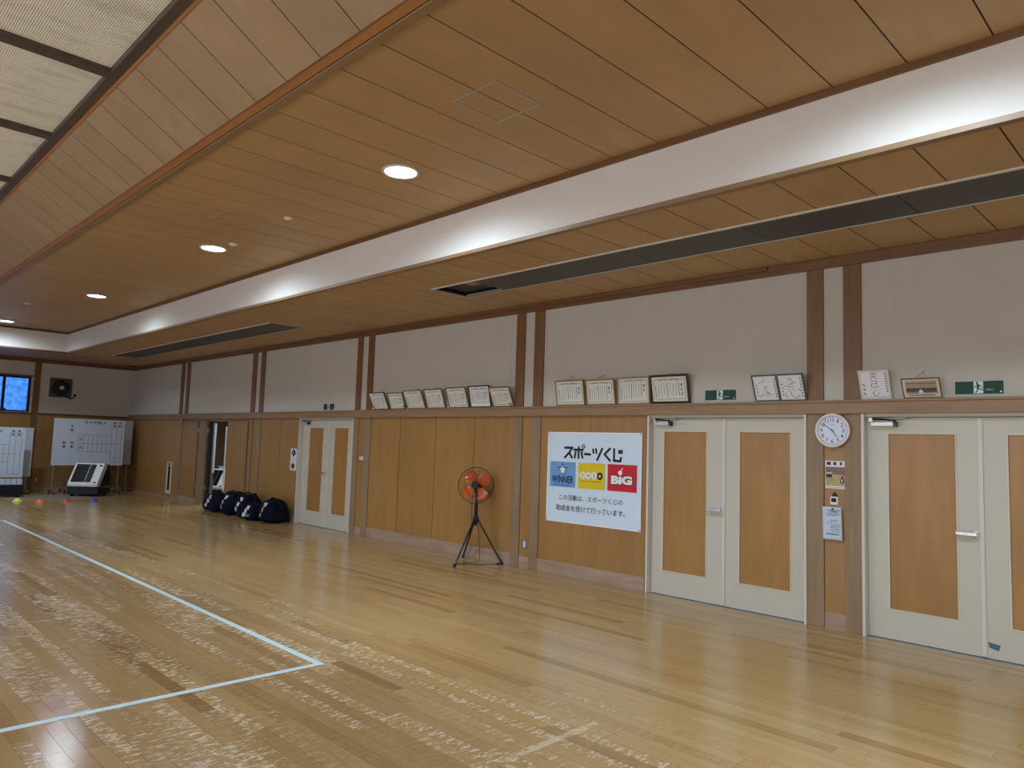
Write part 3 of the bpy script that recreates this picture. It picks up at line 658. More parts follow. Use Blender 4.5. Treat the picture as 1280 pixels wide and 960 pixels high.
box('crate_body', -0.14, 0.14, -0.14, 0.14, 0, 0.549, M['black'], tb, 0.008); box('crate_band', -0.145, 0.145, -0.145, 0.145, 0.3, 0.33, M['steel_dark'], tb)

# ------------------------------------------------------------------ far, left and back walls
WX0, WX1 = -4.55, -2.545
wf = MB().box(XL, WX0, YF, YF + 0.2, 0, 5.05).box(WX1, 0.25, YF, YF + 0.2, 0, 5.05).box(WX0, WX1, YF, YF + 0.2, 0, 2.105).box(WX0, WX1, YF, YF + 0.2, 3.05, 5.05).obj('wall_far', M['wallcloth'], kind='structure')
def fbox(name, x0, x1, y0, y1, z0, z1, m, bevel=0.0): return box(name, x0, x1, y0, y1, z0, z1, m, wf, bevel)
fbox('post', -2.492, -2.345, YF - 0.02, YF, 0.0, 3.447, M['post_up'], 0.003)
fbox('post', -4.75, -4.60, YF - 0.02, YF, 0.0, 3.447, M['post_up'], 0.003)
fbox('top_rail', XL, -0.036, YF - 0.035, YF, 3.447, 3.548, M['trim_x'], 0.004)
fbox('ledge_rail', -2.345, -0.056, YF - 0.04, YF, 2.040, 2.092, M['rail_x'], 0.003)
fbox('ledge_rail', XL, -2.492, YF - 0.04, YF, 2.040, 2.092, M['rail_x'], 0.003)
for a, b in ((-1.16, -0.02), (-2.343, -1.168), (-3.54, -2.494), (-4.598, -3.548), (-5.9, -4.752), (-7.1, -5.905), (-8.3, -7.105), (-9.5, -8.305), (-10.7, -9.505), (-11.9, -10.705), (-14.2, -11.905)):
    fbox('plywood_panel', a, b, YF - 0.012, YF, 0.09, 2.04, M['ply'])
bf = box('baseboard_far', XL, -0.02, YF - 0.018, YF, 0, 0.09, M['base'], kind='structure')
def window(name, cx0, cx1, z0, z1, mull, glassm, horiz='X'):
    t = empty(name, ((cx0 + cx1) / 2, YF + 0.03, z0), kind='structure'); w = (cx1 - cx0) / 2; h = z1 - z0; s = 0.05
    MB().box(-w, w, 0, 0.1, 0, s * 0.7).box(-w, w, 0, 0.1, h - s, h).box(-w, -w + s, 0, 0.1, s * 0.7, h - s).box(w - s, w, 0, 0.1, s * 0.7, h - s).obj('window_frame', M['black'], t)
    ms = sorted(mull); es = [-w + s] + [m - (cx0 + cx1) / 2 for m in ms] + [w - s]
    for m in ms:
        box('mullion', m - (cx0 + cx1) / 2 - 0.03, m - (cx0 + cx1) / 2 + 0.03, 0.01, 0.09, s * 0.7, h - s, M['black'], t)
    for a, b in zip(es, es[1:]): box('pane', a, b, 0.045, 0.05, s * 0.7, h - s, glassm, t)
    box('sash_latch', ms[-1] - (cx0 + cx1) / 2 - 0.02, ms[-1] - (cx0 + cx1) / 2 + 0.08, -0.005, 0.01, 0.035, 0.065, M['black'], t)
window('window_1', WX0, WX1, 2.105, 3.05, [-3.14, -3.85], M['glass_m'])
fbox('window_head', -4.6, -2.5, YF - 0.015, YF, 3.05, 3.09, M['trim_x'])
fbox('socket_plate', -2.262, -2.235, YF - 0.022, YF - 0.0125, 0.27, 0.34, M['white'])
# left wall with its windows (daylight side)
wl = MB(); wins = [(-2.0, 1.0), (2.5, 5.5), (7.0, 10.0), (11.5, 14.5), (16.0, 19.0)]; py = YB
for a, b in wins: wl.box(XL - 0.2, XL, py, a, 0, 5.05); wl.box(XL - 0.2, XL, a, b, 0, 1.0); wl.box(XL - 0.2, XL, a, b, 2.9, 5.05); py = b
wl.box(XL - 0.2, XL, py, YF, 0, 5.05); wl = wl.obj('wall_left', M['ply'], kind='structure')
for k, (a, b) in enumerate(wins):
    t = empty('window_%d' % (k + 2), (XL - 0.1, (a + b) / 2, 1.0), kind='structure')
    MB().box(-0.04, 0.04, -1.5, 1.5, 0, 0.05).box(-0.04, 0.04, -1.5, 1.5, 1.85, 1.9).box(-0.04, 0.04, -1.5, -1.45, 0, 1.9).box(-0.04, 0.04, 1.45, 1.5, 0, 1.9).box(-0.04, 0.04, -0.03, 0.03, 0, 1.9).obj('window_frame', M['black'], t)
    for s_ in (-1, 1): box('pane', -0.003, 0.003, min(s_ * 0.03, s_ * 1.45), max(s_ * 0.03, s_ * 1.45), 0.05, 1.85, M['glass'], t)
box('wall_back', XL - 0.2, 0.25, YB - 0.2, YB, 0, 5.05, M['wallcloth'], kind='structure')

# ------------------------------------------------------------------ fittings on the right wall
def wall_thing(name, y_left, z, x=0.0, **kw): return empty(name, (x, y_left, z), R_RIGHT, **kw)
# exit signs
def exit_sign(yl, z0, w, h, x, label, n=0):
    t = wall_thing('exit_sign', yl, z0, x, label=label, cat='exit sign', group='green exit signs')
    MB().box(0, w, 0, h, 0.0003, 0.012).obj('green_plate', M['exit'], t, bevel=0.001)
    MB().box(w * 0.395, w * 0.595, h * 0.02, h * 0.98, 0.0121, 0.0125).obj('white_field', M['exitw'], t)
    fx, s = w * 0.495, h
    m = MB(); P = lambda a, b: (fx + a * s, b * s)
    m.disc(P(-0.10, 0.86), s * 0.085, 0.0127, 0.0133, 14)
    m.stroke([P(-0.02, 0.72), P(-0.04, 0.45)], s * 0.17, 0.0127); m.stroke([P(0.0, 0.70), P(0.16, 0.62), P(0.27, 0.48)], s * 0.06, 0.0127)
    m.stroke([P(-0.06, 0.70), P(-0.22, 0.62), P(-0.28, 0.46)], s * 0.06, 0.0127); m.stroke([P(-0.02, 0.45), P(0.12, 0.34), P(0.30, 0.32)], s * 0.075, 0.0127)
    m.stroke([P(-0.05, 0.45), P(-0.08, 0.25), P(-0.20, 0.06)], s * 0.075, 0.0127)
    m.obj('running_figure', M['exit'], t)
    text('非常口', w * 0.645, w * 0.80, h * 0.24, h * 0.38, 0.0121, M['exitw'], t)['kind'] = 'stuff'
    MB().disc((w * 0.955, h * 0.14), h * 0.07, 0.0121, 0.0126, 12).obj('test_mark', M['exitw'], t)
    return t
exit_sign(1.738, 2.182, 0.349, 0.105, 0.0, 'green exit sign on the white wall, nearest the camera at the edge')
exit_sign(4.144, 2.183, 0.356, 0.104, 0.0, 'green exit sign between the black framed award and the paired calligraphy')
exit_sign(12.145, 2.176, 0.35, 0.104, 0.0, 'small green exit sign above the far double door')
# alarm plate
t = wall_thing('call_point_plate', 13.287, 0.997, 0.0, label='white vertical plate with black triangle and dark round button beside far door', cat='alarm plate')
MB().box(0, 0.238, 0, 0.43, 0.0003, 0.018).obj('plate', M['white'], t, bevel=0.004)
m = MB(); m.prism([(0.04, 0.335), (0.20, 0.28), (0.20, 0.40)], 0.0182, 0.030, 'Z') if False else m.prism([(0.05, 0.345), (0.13, 0.275), (0.21, 0.345), (0.13, 0.415)], 0.0182, 0.030, 'Z'); m.obj('speaker_emblem', M['black'], t)
MB().disc((0.13, 0.345), 0.018, 0.0302, 0.032, 14).obj('emblem_dot', M['white'], t)
MB().disc((0.13, 0.09), 0.052, 0.0182, 0.034, 22).obj('round_button', M['redframe'], t)
MB().box(0.05, 0.21, 0.165, 0.245, 0.0182, 0.019).obj('blue_caption', M['paper_b'], t)
# switch and outlet
t = wall_thing('light_switch', 10.885, 1.271, 0.0, label='three gang light switch plate on the narrow panel beside far door', cat='switch')
MB().box(0, 0.176, 0, 0.094, 0.0003, 0.008).obj('plate', M['steel'], t, bevel=0.002)
for k in range(3): MB().box(0.022 + 0.046 * k, 0.058 + 0.046 * k, 0.015, 0.079, 0.0082, 0.012).obj('rocker', M['white'], t)
t = wall_thing('wall_outlet', 6.868, 0.252, 0.0, label='small wall outlet low on the narrow panel beside the banner', cat='outlet')
MB().box(0, 0.085, 0, 0.125, 0.0003, 0.008).obj('plate', M['steel'], t, bevel=0.002); MB().box(0.026, 0.059, 0.022, 0.105, 0.0082, 0.011).obj('socket_insert', M['white'], t)
# vertical slotted vent
t = wall_thing('wall_vent', 19.815, 0.108, 0.0, label='tall narrow white framed vent low on the wall near the far corner', cat='vent')
MB().box(0, 0.335, 0, 0.08, 0.0003, 0.012).box(0, 0.335, 0.70, 0.808, 0.0003, 0.012).box(0, 0.09, 0.08, 0.70, 0.0003, 0.012).box(0.245, 0.335, 0.08, 0.70, 0.0003, 0.012).obj('surround', M['creamframe'], t, bevel=0.002)
MB().box(0.09, 0.245, 0.08, 0.70, 0.0003, 0.005).obj('dark_slot', M['black'], t)
for k in range(4): MB().box(0.105 + 0.036 * k, 0.118 + 0.036 * k, 0.085, 0.695, 0.0052, 0.010).obj('slat', M['steel_dark'], t)
MB().box(0.06, 0.28, 0.72, 0.78, 0.0122, 0.014).obj('red_caption', M['red'], t)
# banner
bn = wall_thing('banner', 6.448, 0.668, -0.004, label='white cloth banner with large black Japanese lettering and three coloured squares', cat='banner')
nu, nv = 60, 46; W, H = 1.485, 1.147; mb = MB(); vs = []
def bz(u, v):
    e = min(u, W - u, v, H - v); s = math.sin(7 * (u - v) + 1) * math.exp(-((u + H - v)) * 2.6) + math.sin(8 * (u + v)) * math.exp(-((W - u) + (H - v)) * 2.6)
    return 0.0045 + 0.0040 * s * min(1, e / 0.1) + 0.0006 * math.sin(v * 21 + u * 2)
for j in range(nv + 1):
    for i in range(nu + 1): u, v = W * i / nu, H * j / nv; vs.append((u, v, bz(u, v)))
fs = [(j * (nu + 1) + i, j * (nu + 1) + i + 1, (j + 1) * (nu + 1) + i + 1, (j + 1) * (nu + 1) + i) for j in range(nv) for i in range(nu)]
o = mb.add(vs, fs).obj('cloth', M['banner'], bn, smooth=True)
sd = o.modifiers.new('solid', 'SOLIDIFY'); sd.thickness = 0.0012
hm = MB()
for q in ([(0.008, 0.004), (0.008, H - 0.004)], [(W - 0.008, 0.004), (W - 0.008, H - 0.004)]): hm.stroke(q, 0.014, 0.0085, 0.0006)
hm.stroke([(0.01, 0.008), (W - 0.01, 0.008)], 0.014, 0.0075); hm.stroke([(0.01, H - 0.008), (W - 0.01, H - 0.008)], 0.014, 0.0085); hm.obj('hem', M['hem'], bn)
for u, v in ((0.018, 0.018), (W - 0.018, 0.018), (0.018, H - 0.018), (W - 0.018, H - 0.018)): MB().disc((u, v), 0.010, 0.0092, 0.011, 14).obj('grommet', M['steel'], bn)
ZB = 0.0085
def TT(x, y): return (0.292 + (x - 198) / 452 * 0.908, 0.952 - (y - (x - 195) * 0.016 - 215) * 0.00152)
for strokes in ([[(200, 218), (266, 218)], [(262, 218), (235, 262), (200, 302)], [(238, 258), (262, 302)]],
                [[(278, 234), (350, 234)], [(315, 212), (315, 304)], [(291, 252), (283, 300)], [(338, 252), (347, 300)], [(353 + 12 * math.cos(a * math.pi / 7), 207 + 12 * math.sin(a * math.pi / 7)) for a in range(15)]],
                [[(364, 268), (410, 270)]], [[(430, 228), (434, 258)], [(452, 225), (457, 260)], [(501, 222), (463, 314)]], [[(561, 220), (519, 266), (562, 316)]],
                [[(591, 222), (591, 314), (640, 318), (642, 290)], [(629, 236), (631, 256)], [(645, 234), (647, 254)]]):
    m = MB()
    for q in strokes: m.stroke([TT(*p) for p in q], 0.029 if len(q) < 9 else 0.012, ZB, 0.0006)
    m.obj('title_letter', M['pr_black'], bn)
def sq(u0, u1, m, nm): return MB().box(u0, u1, 0.447, 0.767, ZB - 0.0015, ZB).obj(nm, m, bn)
s1 = sq(0.055, 0.483, M['bk_blue'], 'blue_square'); s2 = sq(0.525, 0.950, M['bk_yellow'], 'yellow_square'); s3 = sq(0.990, 1.420, M['bk_red'], 'red_square')
def star(cx, cy, r, ri=0.42): return [(cx + (r if k % 2 == 0 else r * ri) * math.sin(math.pi * k / 5), cy + (r if k % 2 == 0 else r * ri) * math.cos(math.pi * k / 5)) for k in range(10)]
MB().prism(star(0.268, 0.668, 0.090, 0.40), ZB + .0003, ZB + .0006, 'Z').obj('star_outline', M['pr_black'], s1); MB().prism(star(0.268, 0.664, 0.060, 0.48), ZB + .0008, ZB + .0011, 'Z').obj('star', M['pr_white'], s1)
text('WINNER', 0.090, 0.452, 0.495, 0.590, ZB, M['pr_black'], s1, weight=0.03); MB().box(0.13, 0.41, 0.468, 0.475, ZB + .0002, ZB + .0006).obj('caption_line', M['ink'], s1)
for k, ch in enumerate('toto'):
    c = (0.602 + 0.090 * k, 0.612); MB().disc(c, 0.046, ZB + .0003 + k * 1e-4, ZB + .0005 + k * 1e-4, 24).obj('round_logo', M['pr_white'] if k < 3 else M['pr_black'], s2)
    MB().disc(c, 0.040, ZB + .0010, ZB + .0011, 24).obj('round_logo', M['bk_yellow'] if k < 3 else M['pr_black'], s2); MB().disc(c, 0.036, ZB + .0012, ZB + .0013, 24).obj('round_logo', M['pr_white'] if k < 3 else M['pr_black'], s2)
    if ch == 't': text('t', c[0] - 0.011, c[0] + 0.012, c[1] - 0.022, c[1] + 0.024, ZB + .0012, M['pr_black'], s2, weight=0.03)
    else: text('o', c[0] - 0.016, c[0] + 0.016, c[1] - 0.016, c[1] + 0.017, ZB + .0012, M['pr_black'] if k < 3 else M['pr_white'], s2, weight=0.03)
MB().box(0.58, 0.90, 0.535, 0.541, ZB + .0002, ZB + .0006).obj('caption_line', M['ink'], s2)
text('BiG', 1.035, 1.365, 0.520, 0.642, ZB, M['pr_black'], s3, weight=0.10); text('BiG', 1.045, 1.355, 0.530, 0.634, ZB + .0012, M['pr_white'], s3, weight=0.06)
MB().disc((1.180, 0.668), 0.030, ZB + .002, ZB + .0024, 20).obj('round_mark', M['pr_white'], s3); MB().stroke([(1.190, 0.690), (1.215, 0.725)], 0.010, ZB + .002).obj('fuse_mark', M['pr_white'], s3)
text('この活動は、スポーツくじの', 0.222, 1.222, 0.284, 0.354, ZB, M['pr_black'], bn, weight=0.005)['kind'] = 'stuff'
text('助成金を受けて行っています。', 0.172, 1.262, 0.150, 0.224, ZB, M['pr_black'], bn, weight=0.005)['kind'] = 'stuff'

# clock
ck = wall_thing('wall_clock', 2.762, 1.861, -0.022, label='round white wall clock above the notices, showing ten to five', cat='clock')
MB().lathe([(0.150, 0.0), (0.158, 0.008), (0.164, 0.03), (0.160, 0.042), (0.148, 0.046), (0.138, 0.042), (0.134, 0.032)], 56).obj('rim', M['clockrim'], ck, smooth=True)
MB().disc((0, 0), 0.150, 0.0003, 0.010, 48).obj('back_cover', M['black'], ck)
MB().disc((0, 0), 0.139, 0.0105, 0.033, 48).obj('dial', M['clockface'], ck)
r_ = MB().lathe([(0.1325, 0.0332), (0.1325, 0.0336), (0.1355, 0.0336), (0.1355, 0.0332)], 48).obj('dial_ring', M['ink'], ck)
for k in range(1, 13):
    a = math.pi * k / 6; cx, cy = 0.103 * math.sin(a), 0.103 * math.cos(a); w_ = 0.0115 if k < 10 else 0.0165
    text(str(k), cx - (w_ if k != 1 else 0.006), cx + (w_ if k != 1 else 0.005), cy - 0.018, cy + 0.018, 0.0332, M['ink'], ck, name='numeral', weight=0.004)
tm = MB()
for k in range(60):
    a = math.pi * k / 30; tm.stroke([(0.124 * math.sin(a), 0.124 * math.cos(a)), (0.129 * math.sin(a), 0.129 * math.cos(a))], 0.0012, 0.0332, 0.0004)
tm.obj('minute_marks', M['ink'], ck, kind='stuff')
MB().box(-0.02, 0.02, 0.054, 0.058, 0.0332, 0.0335).obj('maker_line', M['ink_grey'], ck)
ah, am = math.radians(145.5), math.radians(306)
MB().stroke([(-0.015 * math.sin(ah), -0.015 * math.cos(ah)), (0.072 * math.sin(ah), 0.072 * math.cos(ah))], 0.0065, 0.036).obj('hour_hand', M['ink'], ck)
MB().stroke([(-0.02 * math.sin(am), -0.02 * math.cos(am)), (0.105 * math.sin(am), 0.105 * math.cos(am))], 0.0048, 0.038).obj('minute_hand', M['ink'], ck)
MB().disc((0, 0), 0.006, 0.034, 0.041, 14).obj('centre_pin', M['ink'], ck)
# poster under the clock
ps = wall_thing('poster', 2.850, 1.311, -0.002, label='small poster with sports hall photo under the clock', cat='poster')
MB().box(0, 0.188, 0, 0.262, 0, 0.0012).obj('sheet', M['paper_w'], ps)
for k in range(3): text('日本剣'[k], 0.014 + 0.062 * k, 0.052 + 0.062 * k, 0.222, 0.254, 0.0012, M['ink'], ps, weight=0.05) if k < 0 else MB().box(0.014 + 0.062 * k, 0.052 + 0.052 * k, 0.222, 0.252, 0.0013, 0.0016).obj('heading_block', M['ink'], ps)
MB().box(0.004, 0.184, 0.132, 0.205, 0.0013, 0.0016).obj('photo_band', plain('poster_crowd', (0.22, 0.15, 0.14), 0.5, var=0.8, scale=90), ps)
MB().box(0.004, 0.184, 0.025, 0.132, 0.0013, 0.0016).obj('photo_floor', plain('poster_floor', (0.52, 0.40, 0.17), 0.5, var=0.3, scale=40), ps)
MB().box(0.010, 0.064, 0.104, 0.134, 0.0017, 0.0019).obj('caption_box', M['ink'], ps); MB().box(0.010, 0.064, 0.138, 0.150, 0.0017, 0.0019).obj('caption_box', M['paper_b'], ps)
MB().prism([(0.138, 0.055), (0.160, 0.048), (0.176, 0.060), (0.172, 0.10), (0.158, 0.125), (0.145, 0.10)], 0.0017, 0.0019, 'Z').obj('player_print', M['ink'], ps)
MB().prism([(0.150, 0.062), (0.162, 0.062), (0.160, 0.095), (0.152, 0.095)], 0.0020, 0.0022, 'Z').obj('player_print', M['pr_white'], ps)
MB().box(0.165, 0.182, 0.120, 0.160, 0.0017, 0.0019).obj('red_caption', M['red'], ps)
tl = MB()
for k in range(3): tl.stroke([(0.012, 0.090 - 0.014 * k), (0.09 - 0.02 * k, 0.090 - 0.014 * k)], 0.004, 0.0017, 0.0003)
tl.stroke([(0.01, 0.012), (0.175, 0.012)], 0.004, 0.0013, 0.0003); tl.obj('small_print', M['ink_grey'], ps, kind='stuff')
# timer
tm = wall_thing('wall_timer', 2.801, 1.158, -0.002, label='small white digital timer hanging between poster and notice', cat='timer')
MB().box(0.0, 0.074, 0.0, 0.078, 0.0, 0.016).obj('case', M['white'], tm, bevel=0.006); MB().box(0.012, 0.058, 0.026, 0.064, 0.0162, 0.0175).obj('display', M['black'], tm)
MB().box(0.022, 0.062, 0.080, 0.096, 0.0, 0.018).tube([(0.030, 0.098, 0.010), (0.040, 0.118, 0.012), (0.054, 0.098, 0.010)], 0.006, 8).obj('hook', M['black'], tm)
# notice sheet
nt = wall_thing('notice_sheet', 2.872, 0.832, -0.020, label='curling printed notice sheet pinned below the timer', cat='notice')
vs = []
for j in range(13):
    for i in range(9):
        u, v = 0.177 * i / 8, 0.305 * j / 12; sh = -0.010 * (j / 12)
        vs.append((u + (0.012 * (1 - j / 12)) - 0.004 * 0, v, 0.003 + 0.010 * (1 - j / 12) ** 2 + 0.006 * (abs(i - 4) / 4) ** 2 * (1 - j / 12)))
o = MB().add(vs, [(j * 9 + i, j * 9 + i + 1, (j + 1) * 9 + i + 1, (j + 1) * 9 + i) for j in range(12) for i in range(8)]).obj('sheet', M['paper_b'], nt, smooth=True)
o.modifiers.new('s', 'SOLIDIFY').thickness = 0.0006
tl = MB()
for v, a, b, wd in ((0.275, 0.03, 0.165, 0.006), (0.262, 0.07, 0.14, 0.008), (0.245, 0.03, 0.16, 0.003), (0.235, 0.03, 0.16, 0.003), (0.224, 0.03, 0.13, 0.003), (0.180, 0.075, 0.14, 0.006), (0.165, 0.04, 0.09, 0.004), (0.148, 0.04, 0.055, 0.004), (0.148, 0.075, 0.16, 0.003), (0.130, 0.075, 0.165, 0.006), (0.112, 0.075, 0.15, 0.005), (0.094, 0.075, 0.165, 0.005), (0.076, 0.09, 0.165, 0.004), (0.055, 0.04, 0.15, 0.008), (0.048, 0.04, 0.16, 0.003)):
    j = v / 0.305; tl.stroke([(a + 0.006, v), (b + 0.006, v)], wd, 0.0105 + 0.010 * (1 - j) ** 2, 0.0003)
tl.obj('printed_lines', M['ink_grey'], nt, kind='stuff'); MB().disc((0.098, 0.288), 0.009, 0.004, 0.012, 12).obj('push_pin', M['ink'], nt)
# sticker on the nearest door
st = wall_thing('door_sticker', 1.551, 0.075, 0.0495, label='small dark blue sticker peeling at the foot of the nearest door', cat='sticker')
MB().prism([(0.0, 0.062), (0.090, 0.046), (0.075, 0.0), (0.010, 0.016)], 0.0003, 0.0012, 'Z').obj('decal', M['sticker'], st)

# ------------------------------------------------------------------ framed certificates on the ledge
def pic(name, yl, yr, zb, zt, xt, fm, ft, label, cat, group=None, cord=None, depth=0.016):
    zb = ZR1 + 0.001; xb = -0.034
    dz, dx = zt - zb, -(xt - xb); L_ = math.hypot(dz, dx); a = math.atan2(dx, dz); W = yl - yr
    R = R_RIGHT @ Matrix.Rotation(a, 3, 'X')
    t = empty(name, (xb, yl, zb), R, label=label, cat=cat, group=group)
    MB().box(0, W, 0, ft, -depth, 0.0).box(0, W, L_ - ft, L_, -depth, 0).box(0, ft, ft, L_ - ft, -depth, 0).box(W - ft, W, ft, L_ - ft, -depth, 0).obj('frame', M[fm], t, bevel=0.002)
    if cord:
        c = cord; R3 = R.to_4x4().inverted(); top = R3.to_3x3() @ Vector((-0.003 - xb, 0, zt + c - zb))
        MB().tube([(W * 0.32, L_ - 0.02, -depth), (W * 0.5, top.y, top.z), (W * 0.68, L_ - 0.02, -depth)], 0.0022, 6).obj('hanging_cord', M['ink_grey'], t)
        MB().disc((W * 0.5, top.y), 0.006, top.z - 0.004, top.z + 0.006, 8).obj('hook', M['steel'], t)
    return t, W, L_
rs = random.Random(3)
def certificate(yl, yr, zb, zt, xt, fm, label, title='賞状', tint='mount', cord=0.04, tagm=None, ft=0.017, mount=0.018, ink='ink', low=0.0):
    t, W, H = pic('framed_certificate', yl, yr, zb, zt, xt, fm, ft, label, 'framed certificate', 'framed award certificates leaning on the ledge', cord)
    MB().box(ft, W - ft, ft, H - ft, -0.012, -0.006).obj('mount', M[tint], t)
    a0, a1, b0, b1 = ft + mount, W - ft - mount, ft + mount + low, H - ft - mount
    MB().box(a0, a1, b0, b1, -0.0059, -0.0055).obj('paper', M['paper'], t)
    m = MB(); z = -0.0054; i = 0.008
    for q in ([(a0 + i, b0 + i), (a1 - i, b0 + i)], [(a0 + i, b0 + i), (a0 + i, b1 - i * 2)], [(a1 - i, b0 + i), (a1 - i, b1 - i * 2)], [(a0 + i, b1 - i * 2), (a0 + (a1 - a0) * .4, b1 - i)], [(a1 - i, b1 - i * 2), (a0 + (a1 - a0) * .6, b1 - i)]): m.stroke(q, 0.007, z, 0.0003)
    cx = (a0 + a1) / 2
    for s_ in (-1, 1):
        m.stroke([(cx + s_ * 0.02, b1 - 0.016), (cx + s_ * 0.07, b1 - 0.010), (cx + s_ * 0.12, b1 - 0.022)], 0.014, z, 0.0003)
    m.disc((cx, b1 - 0.018), 0.009, z, z + 0.0003, 12); m.obj('ornament_border', M['orn'], t, kind='stuff')
    n = 9; x0, x1 = a0 + 0.03, a1 - 0.085; m = MB()
    for k in range(n):
        x = x0 + (x1 - x0) * k / (n - 1); y = b1 - 0.05 - (0.03 if k < 2 else 0.012 * rs.random()); e = b0 + 0.03 + 0.03 * rs.random() * (k > 2)
        while y > e:
            l = rs.uniform(0.008, 0.02); m.stroke([(x + rs.uniform(-.001, .001), y), (x, max(e, y - l))], 0.0045 if k % 4 else 0.007, z, 0.0003); y -= l + 0.005
    m.obj('written_columns', M[ink], t, kind='stuff')
    hh = 0.036; yc = b1 - 0.062
    for k, ch in enumerate(title): text(ch, a1 - 0.062, a1 - 0.034, yc - hh * 1.35 * k - hh, yc - hh * 1.35 * k, z, M['ink'], t, weight=0.02)
    if tagm: MB().box(W * tagm[0], W * tagm[0] + 0.05, 0.004, 0.055, 0.0005, 0.002).obj('corner_tag', M['black'], t); MB().box(W * tagm[0] + .01, W * tagm[0] + 0.038, 0.02, 0.04, 0.0021, 0.0026).obj('tag_print', M['white'], t)
    return t
C = certificate
C(10.462, 10.014, 0, 2.433, -0.167, 'redframe', 'dark red framed certificate, first on the ledge from the far double door', tint='paper_w', cord=None, tagm=(0.0,))
C(9.972, 9.560, 0, 2.419, -0.127, 'brownframe', 'brown framed cream certificate with a black tag, second from the far double door', cord=None, tagm=(0.86,))
C(9.498, 9.031, 0, 2.438, -0.161, 'gold', 'gold framed cream certificate, third on the ledge from the far double door', cord=0.035)
C(8.984, 8.545, 0, 2.446, -0.142, 'brownframe', 'brown framed certificate with white top corner, fourth from the far double door', cord=0.03)
C(8.460, 8.007, 0, 2.454, -0.136, 'brownframe', 'brown framed cream certificate immediately before the black framed one above the fan', cord=None)
C(7.974, 7.533, 0, 2.465, -0.107, 'blackframe', 'black framed certificate with white lower margin among the group above the fan', cord=None, low=0.03, tint='paper_w')
C(7.487, 7.074, 0, 2.423, -0.158, 'brownframe', 'tilted brown framed certificate with dark corner tag beside the wooden post', cord=0.02, tagm=(0.80,))
C(6.294, 5.819, 0, 2.476, -0.085, 'gold', 'gold framed certificate with thin cord, above the left side of the banner', cord=0.045)
C(5.787, 5.341, 0, 2.467, -0.090, 'gold', 'gold framed certificate with tall cord triangle, above the middle of the banner', cord=0.055)
C(5.309, 4.850, 0, 2.475, -0.059, 'gold', 'straight gold framed certificate touching the big black frame', cord=0.02, mount=0.012)
C(4.826, 4.317, 0, 2.477, -0.098, 'blackframe', 'large black framed certificate leaning on the ledge above the door closer', title='表彰状', cord=0.02, ft=0.026)
# paired calligraphy cards
def scrib(m, cx, cy, s, seq, wd, z):
    for q in seq: m.stroke([(cx + a * s, cy + b * s) for a, b in q], wd, z, 0.0003)
KOKORO = [[(-.45, .05), (-.35, -.25)], [(-.2, .3), (-.05, -.15), (.2, -.32), (.4, -.1)], [(.02, .30), (.10, .18)], [(.38, .28), (.5, .12)]]
t, W, H = pic('calligraphy_frame', 3.547, 3.013, 0, 2.411, -0.148, 'greenframe', 0.014, 'green double frame holding two white calligraphy cards above middle door', 'calligraphy')
t_pair = t
MB().box(W / 2 - 0.014, W / 2 + 0.014, 0.014, H - 0.014, -0.014, 0.0).obj('centre_bar', M['greenframe'], t)
for k, (a, b) in enumerate(((0.014, W / 2 - 0.014), (W / 2 + 0.014, W - 0.014))):
    c = MB().box(a, b, 0.014, H - 0.014, -0.010, -0.005).obj('card', M['paper_w'], t); cx = (a + b) / 2; m = MB(); z = -0.0049
    if k == 0:
        scrib(m, cx - 0.01, 0.205, 0.09, [[(-.1, .5), (.0, .55), (.15, .58)], [(.02, .32), (.05, .05)], [(-.6, -.1), (-.2, .05), (.0, .15)]], 0.004, z)
        scrib(m, cx, 0.13, 0.10, [[(-.1, .15), (.15, .3), (.2, .15)], [(-.15, .3), (.0, -.15), (.35, -.45)], [(.1, -.3), (-.1, -.75)], [(-.8, -.8), (-.2, -.45)], [(.15, -.45), (.2, -.8)], [(.1, -.4), (.6, -.6)]], 0.0042, z)
    else:
        scrib(m, cx, 0.20, 0.09, [[(-.3, .35), (.0, .45), (.15, .3), (-.2, .15)], [(.15, .3), (.25, -.1), (.0, -.2)], [(.2, -.12), (.6, -.1)], [(-.25, -.28), (.15, -.25)], [(-.35, -.5), (.0, -.58), (.3, -.5)], [(-.8, -.5), (-.4, -.48)]], 0.0042, z)
        scrib(m, cx + 0.005, 0.08, 0.17, KOKORO, 0.005, z)
    m.obj('brushwork', M['ink'], c, kind='stuff'); m = MB()
    for j in range(7):
        m.stroke([(b - 0.022, 0.235 - j * 0.030), (b - 0.014, 0.228 - j * 0.030)], 0.009, z, 0.0003); m.stroke([(b - 0.024, 0.226 - j * 0.030), (b - 0.012, 0.237 - j * 0.030)], 0.003, z, 0.0003)
    for j in range(4):
        m.stroke([(a + 0.022, 0.18 - j * 0.036), (a + 0.034, 0.168 - j * 0.036)], 0.006, z, 0.0003); m.stroke([(a + 0.024, 0.168 - j * 0.036), (a + 0.032, 0.182 - j * 0.036)], 0.003, z, 0.0003)
    m.obj('written_columns', M['ink'], c, kind='stuff')
t, W, H = pic('calligraphy_frame', 2.500, 2.236, 0, 2.409, -0.142, 'creamframe', 0.009, 'single cream framed calligraphy card leaning against the wooden post', 'calligraphy')
c = MB().box(0.009, W - 0.009, 0.009, H - 0.009, -0.010, -0.005).obj('card', M['paper_w'], t)
m = MB()
for q in ([(0.016, 0.016), (W - .016, .016)], [(0.016, 0.016), (0.016, H - .016)], [(W - .016, .016), (W - .016, H - .016)], [(0.016, H - .016), (W - .016, H - .016)]): m.stroke(q, 0.0025, -0.0049, 0.0003)
m.obj('card_border', M['ink_grey'], c)
